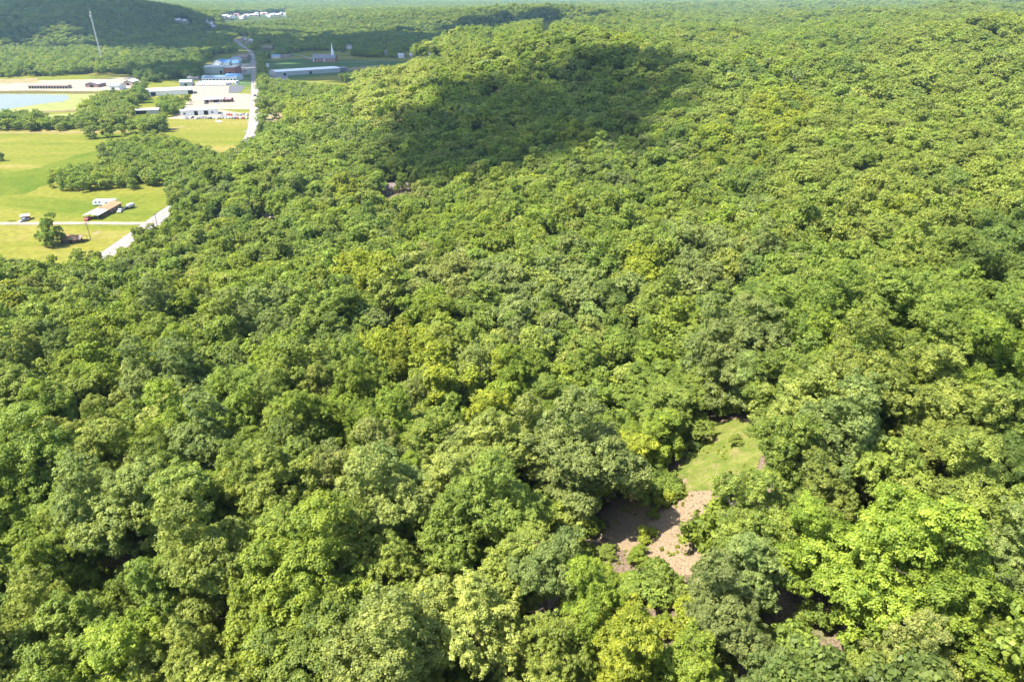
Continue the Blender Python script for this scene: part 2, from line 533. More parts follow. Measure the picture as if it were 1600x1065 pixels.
def ribbon(name, pts, w, m, z, kind='structure', px=True, n_sub=6):
    """strip of width w along a smooth line"""
    q = [P(*p) if px else Vector(p) for p in pts]
    line = []
    for i in range(len(q) - 1):
        p0, p1, p2, p3 = q[max(i - 1, 0)], q[i], q[i + 1], q[min(i + 2, len(q) - 1)]
        for k in range(n_sub):
            t = k / n_sub
            line.append(0.5 * ((2 * p1) + (p2 - p0) * t + (2 * p0 - 5 * p1 + 4 * p2 - p3) * t * t + (3 * p1 - p0 - 3 * p2 + p3) * t ** 3))
    line.append(q[-1])
    vs, fs = [], []
    for i, p in enumerate(line):
        d = line[min(i + 1, len(line) - 1)] - line[max(i - 1, 0)]
        nrm = Vector((d.y, -d.x, 0)).normalized() * w / 2
        for s in (1, -1):
            c = p + nrm * s
            vs.append((c.x, c.y, z))
    zz = Z(np.array([v[0] for v in vs]), np.array([v[1] for v in vs]))
    vs = [(v[0], v[1], v[2] + float(h)) for v, h in zip(vs, zz)]
    for i in range(len(line) - 1):
        fs.append((2 * i + 1, 2 * i, 2 * i + 2, 2 * i + 3))
    me = bpy.data.meshes.new(name); me.from_pydata(vs, [], fs); me.materials.append(m)
    if me.polygons[0].normal.z < 0: me.flip_normals()
    return tag(link(name, me), kind=kind)


vin = [(p[0], p[1]) for p in valley]
sheet('meadow', vin, M['meadow'], 0.05, px=False)
sheet('grass_field', [(40, 302), (90, 283), (150, 262), (165, 250), (150, 236), (120, 243), (60, 262), (-60, 282), (-60, 312)], M['rich'], 0.09, jag=1.5)
sheet('grass_field', [(410, 128), (412, 96), (470, 92), (640, 96), (640, 112), (540, 116)], M['lawn'], 0.09, jag=1)
sheet('lawn', [(388, 82), (425, 74), (425, 92), (410, 96), (404, 140), (404, 128), (402, 90)], M['lawn'], 0.10)
sheet('lawn', [(366, 136), (392, 136), (391, 90), (372, 92)], M['lawn'], 0.10)
# gravel yards and lots
sheet('gravel_lot', [(303, 133), (360, 132), (360, 146), (391, 147), (391, 171), (340, 171), (330, 174), (280, 178), (292, 160), (300, 150)], M['gravel'], 0.13, jag=.6)
sheet('gravel_lot', [(283, 174), (345, 172), (391, 179), (391, 181), (372, 184), (290, 187), (262, 186)], M['gravel'], 0.17, jag=.6)
sheet('asphalt_lot', [(358, 134), (383, 134), (376, 145), (357, 146)], M['darkasphalt'], 0.19)
sheet('asphalt_lot', [(308, 132), (362, 130), (362, 134), (305, 135)], M['concrete'], 0.19)
sheet('asphalt_lot', [(362, 100), (392, 99), (392, 116), (370, 118)], M['concrete'], 0.17)
sheet('asphalt_lot', [(405, 112), (450, 109), (450, 124), (406, 127)], M['asphalt'], 0.13)
sheet('gravel_lot', [(530, 108), (590, 102), (600, 106), (540, 112)], M['tan'], 0.13)
sheet('gravel_lot', [(414, 177), (445, 175), (443, 193), (416, 192)], M['tan'], 0.13, jag=.8)
sheet('gravel_yard', [(-80, 128), (10, 131), (50, 126), (150, 124), (215, 120), (222, 130), (200, 141), (120, 143), (-80, 142)], M['gravel'], 0.13, jag=1.5)
sheet('bare_soil', [(-80, 124), (20, 124), (60, 122), (60, 130), (-80, 130)], M['tan'], 0.16, jag=2)
sheet('reed_bank', [(-80, 143), (60, 142), (120, 143), (160, 144), (150, 150), (110, 150), (-80, 149)], M['reed'], 0.16, jag=1.5)
sheet('pond_algae', [(-80, 180), (-20, 177), (60, 177), (118, 174), (134, 163), (155, 147), (120, 147), (60, 147), (-80, 147)], M['algae'], 0.19, jag=1)
sheet('pond', [(-80, 175), (5, 173), (30, 168), (62, 163), (98, 159), (108, 155), (105, 149), (60, 148), (-80, 147)], M['water'], 0.22, jag=1)
ribbon('levee_path', [(-40, 178.5), (20, 177), (70, 175), (120, 173)], 7, M['brownwall'], 0.26)
sheet('algae_bank', [(40, 182), (125, 176), (120, 190), (70, 195)], M['algae'], 0.13, jag=1)
# roads
road_px = [(330, 44), (345, 52), (364, 61), (378, 71), (392, 82), (396, 100), (398, 125), (398, 150), (397, 175), (395, 200), (389, 217), (362, 250), (325, 288), (290, 312), (262, 331), (236, 350), (200, 376), (165, 399), (110, 420), (-60, 470)]
ribbon('road', road_px, 8.6, M['asphalt'], 0.24)
ribbon('road_marking', road_px, 0.18, M['line'], 0.27)
ribbon('gravel_driveway', [(-80, 350), (60, 349.5), (140, 349), (205, 349.5), (238, 349)], 4.6, M['gravel'], 0.20)
ribbon('gravel_driveway', [(238, 352), (262, 350), (300, 346), (340, 343), (380, 339), (430, 335)], 4.0, M['gravel'], 0.21)
ribbon('farm_track', [(-80, 210), (40, 208), (120, 207), (180, 206), (240, 204), (290, 198)], 4.5, M['tan'], 0.14)
for yy, x0 in ((101, 372), (107, 370), (112, 366), (123, 368), (129, 366), (141, 385), (157, 384), (165, 340), (179, 370), (205, 381)):
    ribbon('side_drive', [(x0, yy + 0.8), ((x0 + 396) / 2, yy + 0.3), (397, yy)], 4.5 if yy > 120 else 6, M['concrete'], 0.21)
for yy, x1 in ((83, 425), (87, 430), (93, 415), (112, 470), (149, 412), (165, 418), (180, 430)):
    ribbon('side_drive', [(397, yy), ((x1 + 397) / 2, yy), (x1, yy + 0.3)], 4.5, M['concrete'], 0.21)
ribbon('lane', [(395, 84), (430, 83), (470, 87), (500, 96), (560, 97), (640, 90), (760, 84)], 5, M['concrete'], 0.2)

# ------------------------------------------------------------------ trees
def quad_leaves(cen, nrm, size, rr, asp=0.62):
    """folded diamond leaves: cen (n,3), nrm (n,3) unit, size (n)"""
    k = len(cen)
    t = rr.normal(size=(k, 3)); t -= (t * nrm).sum(1)[:, None] * nrm
    t /= np.linalg.norm(t, axis=1)[:, None] + 1e-9
    b = np.cross(nrm, t)
    s = size[:, None]
    v = np.stack([cen + t * s * .6, cen + b * s * .6 * asp + nrm * s * .12, cen - t * s * .55, cen - b * s * .6 * asp + nrm * s * .12], 1)
    return v


def unit(v):
    return v / (np.linalg.norm(v, axis=-1, keepdims=True) + 1e-9)


def crown_arrays(seed, Rx, z0, z1, nclump, cr, ntuft, nleaf, lsize, spread=0.30, ragged=0.18):
    """boughs > clumps > tufts > leaves"""
    rr = np.random.default_rng(seed)
    h = (z1 - z0) / 2; zc = (z0 + z1) / 2
    nb = max(5, int(nclump / 6))
    B, Br = [], []
    tries = 0
    while len(B) < nb and tries < 6000:
        tries += 1
        d = unit(rr.normal(size=3) * [1, 1, 1.0] + [0, 0, .18])
        if d[2] < -.75: continue
        f = rr.uniform(.46, .78) * (1 + rr.normal() * ragged * .6)
        if len(B) < nb * .12: f *= .35
        p = d * f * [Rx, Rx, h * .98] + [0, 0, zc]
        tq = (p[2] - z0) / (z1 - z0)
        p[:2] *= 1.12 if tq < .45 else 1.12 - .35 * (tq - .45)
        r = rr.uniform(.27, .44) * Rx
        if all(np.linalg.norm((p - q) / [1, 1, .8]) > (r + b) * .52 for q, b in zip(B, Br)):
            B.append(p); Br.append(r)
    B = np.array(B); Br = np.array(Br)
    cc, cd = [], []
    per = max(5, int(nclump * 1.5 / len(B)))
    for b, r in zip(B, Br):
        k = 0
        for t in range(per * 8):
            if k >= per: break
            d = unit(rr.normal(size=3) + unit(b - [0, 0, zc - h * .5]) * .8 + [0, 0, .25])
            p = b + d * r * rr.uniform(.8, 1.12) * [1, 1, .82]
            if np.any((np.linalg.norm(p - B, axis=1) < Br * .72)): continue
            if cc and np.min(np.linalg.norm(p - np.array(cc), axis=1)) < cr * .80: continue
            cc.append(p); cd.append(d); k += 1
    cc = np.array(cc); cd = np.array(cd)
    crad = rr.uniform(0.7, 1.25, len(cc)) * cr
    # sprays that break the outline
    ns = int(len(cc) * .45)
    pick = rr.integers(0, len(cc), ns)
    sp_c = cc[pick] + unit(cd[pick] + rr.normal(size=(ns, 3)) * .45 + [0, 0, .25]) * (crad[pick] * rr.uniform(.9, 1.7, ns))[:, None]
    cc = np.concatenate([cc, sp_c]); cd = np.concatenate([cd, cd[pick]]); crad = np.concatenate([crad, crad[pick] * rr.uniform(.28, .5, ns)])
    C, Nn, Vv = [], [], []
    for i in range(len(cc)):
        d = unit(rr.normal(size=((ntuft if crad[i] > cr * .62 else max(3, ntuft // 4)) * 2, 3)) + cd[i] * 0.7 + [0, 0, 0.35])
        r_ = crad[i] * rr.uniform(0.70, 1.12, len(d))
        tp = cc[i] + d * r_[:, None] * [1, 1, .8]
        okk = np.ones(len(tp), bool)
        dist = np.linalg.norm(tp[:, None, :] - cc[None], axis=2)
        dist[:, i] = 99
        okk &= ~np.any(dist < crad[None, :] * .66, axis=1)
        mx_ = ntuft if crad[i] > cr * .62 else max(3, ntuft // 4)
        tp, d = tp[okk][:mx_], d[okk][:mx_]
        if len(tp) == 0: continue
        k = len(tp)
        cv = rr.uniform(0.25, 0.75)
        tv = np.clip(cv + rr.normal(size=k) * .18, 0, 1)
        off = unit(rr.normal(size=(k, nleaf, 3)) + [0, 0, .3]) * rr.uniform(.35, 1.25, (k, nleaf, 1)) * spread * rr.uniform(.7, 1.3, (k, 1, 1))
        ld = unit(off)
        p = tp[:, None, :] + off * [1, 1, .8]
        nn = unit(d[:, None, :] * 0.35 + ld * 0.75 + rr.normal(size=off.shape) * 0.30 + [0, 0, .35])
        C.append(p.reshape(-1, 3)); Nn.append(nn.reshape(-1, 3))
        Vv.append(np.clip(np.repeat(tv, nleaf) + rr.normal(size=k * nleaf) * .17, 0, 1))
    C = np.concatenate(C); Nn = np.concatenate(Nn); Vv = np.concatenate(Vv)
    sz = lsize * rr.uniform(0.65, 1.25, len(C))
    return quad_leaves(C, Nn, sz, rr), Vv


def leaves_mesh(name, V4, vary, extra=None):
    """leaf quads (+ optional trunk verts/faces with bark in slot 1)"""
    nv = V4.reshape(-1, 3)
    q = np.arange(len(nv), dtype=np.int32).reshape(-1, 4)
    if extra is not None:
        ev, ef = extra
        eq = np.array([f for f in ef if len(f) == 4], np.int32) + len(nv)
        nv = np.concatenate([nv, np.array(ev)]); q = np.concatenate([q, eq])
    me = mesh_np(name, nv, q, LEAF)
    at = me.attributes.new('vary', 'FLOAT', 'FACE')
    vv = np.zeros(len(q), np.float32); vv[:len(vary)] = vary
    at.data.foreach_set('value', vv)
    if extra is not None:
        me.materials.append(BARK)
        mi = np.zeros(len(q), np.int32); mi[len(vary):] = 1
        me.polygons.foreach_set('material_index', mi)
    return me


def trunk_mb(seed, H, Rx, z0, limbs=7, r0=0.26, seg=7):
    rr = random.Random(seed)
    mb = MB()
    pts = [(0, 0, -0.6)]
    x = y = 0
    for k in range(1, 6):
        x += rr.uniform(-.25, .25); y += rr.uniform(-.25, .25)
        pts.append((x, y, H * .82 * k / 5))
    mb.tube(pts, [r0 * 1.35, r0, r0 * .85, r0 * .65, r0 * .4, r0 * .15], seg)
    for k in range(limbs):
        a = k * 2.4 + rr.uniform(-.4, .4)
        zb = z0 * .8 + (H * .7 - z0 * .8) * k / limbs
        L_ = Rx * rr.uniform(.6, .85)
        b = Vector((x * zb / H, y * zb / H, zb))
        e = b + Vector((math.cos(a) * L_, math.sin(a) * L_, rr.uniform(1.0, 3.2)))
        mid = b.lerp(e, .5) + Vector((0, 0, -.35))
        mb.tube([b, mid, e], [r0 * .42, r0 * .25, r0 * .07], 5)
    return mb


# kinds of tree: (crown radius, crown base, top, clumps, clump radius, tufts, leaves, leaf size, spread, ragged)
KINDS = [
 ('oak', 4.5, 1.8, 15.5, 108, 0.86, 21, 24, 0.18, 0.25, .40),
 ('oak', 4.8, 2.2, 15.2, 114, 0.82, 21, 24, 0.17, 0.23, .50),
 ('hickory', 3.8, 1.5, 17.0, 100, 0.82, 21, 24, 0.185, 0.26, .45),
 ('maple', 4.4, 1.0, 15.6, 96, 0.92, 22, 24, 0.19, 0.29, .40),
 ('locust', 4.1, 2.5, 15.4, 88, 0.74, 21, 21, 0.155, 0.31, .65),
 ('ash', 3.5, 1.5, 15.4, 96, 0.72, 21, 22, 0.17, 0.23, .55),
 ('elm', 4.6, 2.0, 14.6, 104, 0.84, 21, 22, 0.175, 0.28, .60),
]
near = []
for i, (nm, Rx, z0, z1, nc, cr, nt_, nl, ls, sp, rg) in enumerate(KINDS):
    V4, vy = crown_arrays(100 + i, Rx, z0, z1, nc, cr, nt_, nl, ls, sp, ragged=rg)
    near.append((leaves_mesh('crown', V4, vy), trunk_mb(i, z1, Rx, z0).mesh('trunk', BARK), Rx, z0, z1, nm))


def source(name, V4, vy, tr=None):
    me = leaves_mesh(name, V4, vy, (tr.v, tr.f) if tr else None)
    return bpy.data.objects.new(name, me)


mids = []
for i, (nm, Rx, z0, z1, nc, cr, nt_, nl, ls, sp, rg) in enumerate(KINDS):
    V4, vy = crown_arrays(200 + i, Rx, z0, z1, int(nc * .8), cr * 1.1, 15, 8, 0.40, sp * 1.3, ragged=rg)
    mids.append((source('tree_mid', V4, vy, trunk_mb(50 + i, z1, Rx, z0, 4, seg=5)), Rx, z0, z1))
fars = []
for i in range(7):
    nm, Rx, z0, z1, nc, cr, nt_, nl, ls, sp, rg = KINDS[i]
    V4, vy = crown_arrays(300 + i, Rx, z0, z1, 38, cr * 1.5, 7, 5, 0.72, .5, ragged=rg * .7)
    vy = .5 + (vy - .5) * .5
    fars.append((source('tree_far', V4, vy, trunk_mb(80 + i, z1, Rx, z0, 0, seg=4)), Rx, z0, z1))
shrubs = []
for i in range(3):
    V4, vy = crown_arrays(400 + i, 1.5, 0.2, 2.4, 24, .45, 14, 9, 0.22, .2, ragged=.3)
    shrubs.append((source('shrub_clump', V4, vy), 1.5, .2, 2.4))

# what one sees open (photo pixels): no crown may stand in front of it
VIS = [
 [(-90, 210), (120, 209), (232, 204), (212, 212), (150, 222), (150, 252), (72, 266), (70, 292), (112, 310), (190, 303), (262, 296), (268, 318), (266, 345), (240, 352), (205, 354), (205, 372), (188, 398), (165, 402), (130, 398), (100, 414), (30, 408), (0, 396), (-90, 396)],
 [(228, 202), (275, 186), (300, 184), (392, 183), (391, 208), (376, 226), (350, 236), (300, 222), (275, 214)],
 [(387, 82), (402, 82), (404, 150), (403, 185), (399, 214), (386, 217), (391, 150)],
 [(306, 134), (318, 118), (320, 100), (340, 88), (392, 84), (392, 183), (283, 184), (284, 172), (300, 168), (306, 158), (300, 146)],
 [(-90, 145), (160, 143), (142, 150), (128, 160), (118, 174), (116, 180), (80, 182), (66, 174), (40, 171), (-90, 170)],
 [(-90, 126), (60, 123), (160, 119), (220, 120), (218, 130), (196, 142), (-90, 145)],
 [(226, 136), (280, 126), (302, 128), (306, 142), (298, 149), (230, 149)],
 [(414, 94), (480, 82), (535, 84), (560, 92), (640, 94), (640, 99), (590, 107), (545, 110), (500, 122), (450, 120), (416, 122)],
 [(930, 800), (965, 775), (1040, 762), (1062, 682), (1165, 668), (1175, 735), (1128, 762), (1122, 800), (1100, 862), (1075, 915), (1030, 893), (935, 858)],
 [(594, 288), (648, 288), (648, 306), (594, 308)],
 [(395, 332), (440, 329), (438, 343), (396, 343)], [(322, 336), (352, 337), (352, 345), (322, 345)],
 [(845, 36), (862, 36), (860, 57), (846, 57)],
 [(345, 25), (448, 19), (450, 29), (350, 36)], [(270, 30), (300, 31), (300, 37), (270, 37)],
 [(211, 166), (250, 166), (250, 179), (211, 179)],
 [(355, 63), (372, 63), (392, 82), (384, 82)], [(404, 72), (428, 70), (430, 80), (404, 82)],
 [(598, 78), (608, 77), (608, 86), (598, 86)], [(620, 82), (665, 82), (662, 90), (622, 90)], [(760, 55), (774, 53), (774, 62), (762, 62)],
 [(322, 34), (338, 34), (338, 47), (322, 47)], [(368, 58), (396, 60), (396, 70), (370, 68)], [(540, 70), (552, 70), (552, 78), (540, 78)], [(664, 80), (690, 80), (690, 87), (664, 87)],
 [(1212, 940), (1270, 945), (1268, 970), (1214, 975)], [(830, 765), (850, 770), (850, 785), (830, 785)],
 [(430, 123), (520, 122), (560, 125), (545, 133), (515, 132)],
 [(414, 176), (444, 174), (444, 190), (416, 190)],
 [(488, 82), (532, 82), (532, 97), (488, 97)],
]

TINT = {
 'olive': (0.234, 0.284, 0.054), 'mid-green': (0.196, 0.262, 0.046), 'bright green': (0.212, 0.276, 0.036), 'yellow-green': (0.272, 0.314, 0.036),
 'sage-green': (0.206, 0.256, 0.072), 'dark green': (0.146, 0.206, 0.044), 'khaki': (0.240, 0.275, 0.070), 'pale yellow-green': (0.300, 0.338, 0.078),
}
TN = list(TINT)
WT = [0.30, 0.22, 0.17, 0.06, 0.09, 0.07, 0.04, 0.05]
SPOTS = [  # photo spots where one colour of tree stands
 (1225, 185, 60, 'yellow-green'), (1130, 200, 25, 'yellow-green'), (1110, 230, 30, 'bright green'), (905, 222, 30, 'yellow-green'), (545, 300, 25, 'yellow-green'), (480, 112, 20, 'yellow-green'),
 (470, 170, 25, 'yellow-green'), (600, 150, 60, 'pale yellow-green'), (640, 110, 40, 'pale yellow-green'), (730, 95, 40, 'olive'), (365, 355, 14, 'yellow-green'), (360, 330, 12, 'bright green'),
 (30, 460, 22, 'yellow-green'), (380, 450, 40, 'bright green'), (200, 560, 90, 'bright green'), (210, 610, 25, 'khaki'), (265, 560, 20, 'bright green'), (700, 380, 80, 'bright green'),
 (560, 430, 40, 'yellow-green'), (660, 490, 60, 'bright green'), (690, 440, 60, 'khaki'), (850, 470, 90, 'sage-green'), (980, 430, 25, 'yellow-green'), (1100, 420, 60, 'sage-green'),
 (1060, 480, 30, 'olive'), (1150, 560, 60, 'sage-green'), (1130, 170, 50, 'olive'), (1400, 300, 200, 'olive'), (1300, 480, 130, 'mid-green'), (1450, 480, 120, 'mid-green'), (1560, 400, 80, 'dark green'),
 (1500, 120, 150, 'olive'), (1060, 230, 30, 'dark green'), (560, 250, 40, 'mid-green'), (100, 290, 60, 'mid-green'), (250, 110, 60, 'dark green'), (900, 640, 100, 'mid-green'), (1060, 610, 60, 'mid-green'),
 (820, 620, 80, 'bright green'), (560, 640, 60, 'bright green'), (640, 560, 80, 'yellow-green'), (740, 590, 50, 'yellow-green'), (60, 610, 70, 'olive'), (350, 560, 60, 'mid-green'), (430, 500, 50, 'sage-green'),
]
# the largest crowns of the photograph: pixel of the crown's middle, width in pixels, colour, kind
BIG = [
 (60, 1000, 150, 'olive', 0), (180, 1030, 150, 'bright green', 3), (300, 1010, 150, 'olive', 1), (480, 930, 200, 'bright green', 3), (590, 1060, 210, 'khaki', 0),
 (750, 985, 190, 'pale yellow-green', 1), (645, 950, 110, 'mid-green', 2), (870, 1015, 130, 'olive', 1), (980, 1010, 140, 'yellow-green', 2), (1135, 945, 140, 'sage-green', 0),
 (1060, 1050, 120, 'bright green', 5), (1230, 1055, 140, 'sage-green', 6), (1340, 1050, 110, 'olive', 5), (1500, 960, 190, 'bright green', 3), (1370, 880, 220, 'bright green', 3), (1570, 1040, 150, 'olive', 6),
 (70, 750, 170, 'mid-green', 3), (210, 800, 135, 'khaki', 2), (100, 880, 110, 'bright green', 5), (300, 790, 130, 'olive', 2), (50, 930, 130, 'olive', 1), (340, 890, 180, 'olive', 0), (330, 700, 110, 'sage-green', 0),
 (450, 760, 160, 'olive', 1), (480, 850, 120, 'olive', 2), (600, 800, 150, 'khaki', 0), (620, 880, 120, 'olive', 1), (700, 830, 120, 'mid-green', 2), (770, 700, 180, 'pale yellow-green', 1),
 (715, 760, 110, 'pale yellow-green', 5), (903, 735, 160, 'sage-green', 0), (860, 890, 120, 'sage-green', 5), (800, 880, 110, 'olive', 2), (930, 950, 120, 'bright green', 3), (1200, 800, 140, 'olive', 6),
 (1180, 860, 100, 'sage-green', 5), (1270, 820, 120, 'bright green', 3), (1290, 700, 150, 'sage-green', 0), (1400, 740, 150, 'olive', 1), (1520, 790, 190, 'olive', 6), (1570, 880, 150, 'sage-green', 0),
 (1262, 625, 150, 'pale yellow-green', 1), (1350, 610, 150, 'olive', 0), (1480, 620, 150, 'olive', 6), (1130, 960, 90, 'olive', 5), (240, 690, 120, 'bright green', 4), (60, 640, 130, 'olive', 2),
 (1420, 500, 120, 'mid-green', 2), (1300, 510, 120, 'mid-green', 0), (1500, 500, 120, 'mid-green', 1), (1560, 690, 110, 'dark green', 4), (560, 720, 130, 'khaki', 6), (1430, 1050, 110, 'khaki', 0),
 (400, 980, 120, 'bright green', 5), (150, 950, 110, 'olive', 6), (260, 920, 110, 'mid-green', 5),
]


def noise2(x, y, s, seed=0):
    a = np.sin(x / s * 1.7 + seed) + np.sin(y / s * 1.3 + 2.1 * seed + 1.1) + np.sin((x + y) / s * .9 + 3.7 * seed) + np.sin((x - 1.6 * y) / s * .75 + seed * .7)
    return a / 4


def hexgrid(s, rmin, rmax, amax, jit=.36):
    xs = np.arange(-rmax * math.sin(amax), rmax * math.sin(amax), s)
    ys = np.arange(-60 if rmin < 50 else rmin * math.cos(amax) * .9, rmax, s * .866)
    X, Y = np.meshgrid(xs, ys)
    X = X + (np.arange(len(ys)) % 2)[:, None] * s * .5
    X = (X + rng.uniform(-jit, jit, X.shape) * s).ravel(); Y = (Y + rng.uniform(-jit, jit, Y.shape) * s).ravel()
    r = np.hypot(X, Y)
    k = (r >= rmin) & (r < rmax) & ((np.abs(np.arctan2(X, Y)) < amax) | (r < 55))
    return X[k], Y[k]


T = dict(x=[], y=[], s=[], h=[], tint=[], kind=[], forced=[])


def add_trees(x, y, s, h, tint, kind, forced):
    T['x'].append(x); T['y'].append(y); T['s'].append(s); T['h'].append(h); T['tint'].append(tint); T['kind'].append(kind); T['forced'].append(forced)


bx, by, bs, bh, bt, bk = [], [], [], [], [], []
for (px, py, w, tn, k) in BIG:
    g = hit(px, py, 10.5)
    _, Rx, z0, z1 = KINDS[k][:4]
    depth = g.y * CP - (g.z + 10.5 - CAMZ) * SP
    s = min(max(w * depth / FPX / (2 * Rx * 1.12), .7), 1.35)
    bx.append(g.x); by.append(g.y); bs.append(s); bh.append(min(max(s ** .6, .85), 1.15)); bt.append(TN.index(tn)); bk.append(k)
# single trees of the farmstead, base pixel
SOLO = [(84, 384, 1.12, 1.12, 'mid-green', 3, 'lone round grey-green tree standing beside the small orange-roofed shed'),
        (292, 388, .95, 1.30, 'bright green', 3, 'tall bright green column-shaped tree at the bend of the road'),
        (232, 392, .95, .92, 'olive', 2, 'olive tree in front of the driveway and road junction'),
        (150, 418, .62, .66, 'sage-green', 5, 'pale thin tree at the pasture edge below the light ground patch'),
        (407, 214, .75, .85, 'dark green', 3, 'narrow dark tree at the near end of the straight main road'),
        (1, 252, .60, .60, 'dark green', 2, 'small dark tree in the open field at the left edge'),
        (168, 260, .95, .85, 'sage-green', 0, 'rounded grey-green tree rising from the field behind the farmhouse')]
for (px, py, s, h, tn, k, lab) in SOLO:
    g = P(px, py)
    bx.append(g.x); by.append(g.y); bs.append(s); bh.append(h); bt.append(TN.index(tn)); bk.append(k)
nB = len(BIG)
bx = np.array(bx); by = np.array(by)
add_trees(bx, by, np.array(bs), np.array(bh), np.array(bt), np.array(bk), np.arange(1, len(bx) + 1))

AM = R(52)
for (s_, r0, r1, sc, am) in ((5.9, 0, 1400, 1.0, AM), (10.5, 1400, 3000, 1.55, R(48)), (25, 3000, 7600, 3.4, R(46))):
    x, y = hexgrid(s_, r0, r1, am)
    keep = rng.random(len(x)) > 0.05
    x, y = x[keep], y[keep]
    if r0 == 0:
        ok = np.ones(len(x), bool)
        for i in range(len(bx)):
            ok &= np.hypot(x - bx[i], y - by[i]) > (4.3 * bs[i] if i < nB else 5.5)
        x, y = x[ok], y[ok]
    k = len(x)
    inv = in_poly(x, y, valley)
    sz = rng.uniform(0.62, 1.12, k)
    hh = np.clip(sz ** .6 * rng.uniform(0.78, 1.16, k), .6, 1.22)
    sz = np.where(inv, sz * .82, sz); hh = np.where(inv, hh * .80, hh)
    if sc > 1.2:
        hh = hh * (1 + (sc - 1) * .28)
    farv = inv & (np.hypot(x, y) > 640) & (r0 == 0)
    bigr = ~inv & (r0 == 0) & (np.hypot(x, y) > 300)
    gr = np.clip((np.hypot(x, y) - 300) / 160, 0, 1)
    sz = np.where(bigr, sz * (1 + .36 * gr) * rng.uniform(.82, 1.2, k), sz); hh = np.where(bigr, hh * (1 + .10 * gr), hh)
    kf = (~farv & ~bigr) | (farv & (rng.random(k) < .62)) | (bigr & (rng.random(k) < 1 - .40 * gr))
    sz = np.where(farv, sz * 1.5, sz); hh = np.where(farv, hh * 1.22 * rng.uniform(.85, 1.2, k), hh)
    x, y, sz, hh = x[kf], y[kf], sz[kf], hh[kf]; k = len(x)
    # kind of tree, in loose patches
    nz = noise2(x, y, 23, 1) * .35 + rng.random(k) * .75
    order = np.argsort(np.argsort(nz)) / k
    cum = np.cumsum([.09, .05, .34, .27, .16, .03, .03, .03])
    names = ['dark green', 'sage-green', 'mid-green', 'olive', 'bright green', 'khaki', 'pale yellow-green', 'yellow-green']
    tt = np.array([TN.index(names[j]) for j in np.minimum(np.searchsorted(cum, order), 7)])
    hh = hh * (1 + .13 * noise2(x, y, 17, 6)); hh = np.clip(hh, .5, 1.4)
    kk = rng.integers(0, 7, k)
    kk = np.where(tt == TN.index('sage-green'), 0, kk)
    add_trees(x, y, sz * sc, hh, tt, kk, np.zeros(k, int))
for q in T: T[q] = np.concatenate(T[q])
TX, TY, TS, TH, TTi, TK, TF = (T[q] for q in ('x', 'y', 's', 'h', 'tint', 'kind', 'forced'))
TZ = Z(TX, TY)
TZ = TZ - np.where(in_poly(TX, TY, valley), 3.0 * TH, 0)
RXs = np.array([k[1] for k in KINDS]); Z0s = np.array([k[2] for k in KINDS]); Z1s = np.array([k[3] for k in KINDS])
q0x, q0y, _d = project(TX, TY, TZ + 9)
low = (q0x > 830) & (q0x < 1115) & (q0y > 570) & (q0y < 720) & (_d > 5) & (TF == 0)
TH = np.where(low, TH * .66, TH); TS = np.where(low, TS * .85, TS)
low = (q0x > 540) & (q0x < 1010) & (q0y > 500) & (q0y < 690) & (_d > 5) & (TF == 0) & ~low
TH = np.where(low, TH * .84, TH); TS = np.where(low, TS * .84, TS)
zc = TZ + (Z0s[TK] * .35 + Z1s[TK] * .65) * TH
px, py, dep = project(TX, TY, zc)
rpx = np.where(dep > 5, RXs[TK] * TS * FPX / np.maximum(dep, 5), 0)
pxb, pyb, _ = project(TX, TY, TZ)
ok = np.ones(len(TX), bool)
for V in VIS:
    x0 = min(p[0] for p in V) - 260; x1 = max(p[0] for p in V) + 260; y0 = min(p[1] for p in V) - 260; y1 = max(p[1] for p in V) + 260
    sel = np.where((dep > 5) & (px > x0) & (px < x1) & (py > y0) & (py < y1) & (TF == 0))[0]
    ins = in_poly(px[sel], py[sel], V) | (poly_dist(px[sel], py[sel], V) < rpx[sel] * np.where(rpx[sel] < 14, .45, .85)) | in_poly(pxb[sel], pyb[sel], V)
    ok[sel[ins]] = False
for (a, b, r, tn) in SPOTS:
    d = np.hypot(px - a, (py - b) * 1.3)
    sel = (d < r) & (TF == 0) & (dep > 0) & (rng.random(len(px)) < .78)
    TTi[sel] = TN.index(tn)
TX, TY, TZ, TS, TH, TTi, TK, TF, px, py, dep, rpx = (a[ok] for a in (TX, TY, TZ, TS, TH, TTi, TK, TF, px, py, dep, rpx))
NT = len(TX)
ROT = rng.uniform(0, 2 * math.pi, NT)
TILT = rng.uniform(-.06, .06, (NT, 2))
TA = np.array([TINT[t] for t in TN])
tc = TA[TTi] * rng.uniform(.84, 1.16, NT)[:, None] * (1 + rng.uniform(-.035, .035, (NT, 3)))
SXY = TS[:, None] * (1 + rng.uniform(-.10, .10, (NT, 2)))

inview = (dep > 5) & (px > -rpx * .6) & (px < 1600 + rpx * .6) & (py > -rpx) & (py < 1065 + rpx * .6)
score = np.where(inview, rpx, 0) + (TF > nB) * 1e4
top = np.argsort(-score)[:300]
is_top = np.zeros(NT, bool); is_top[top] = True

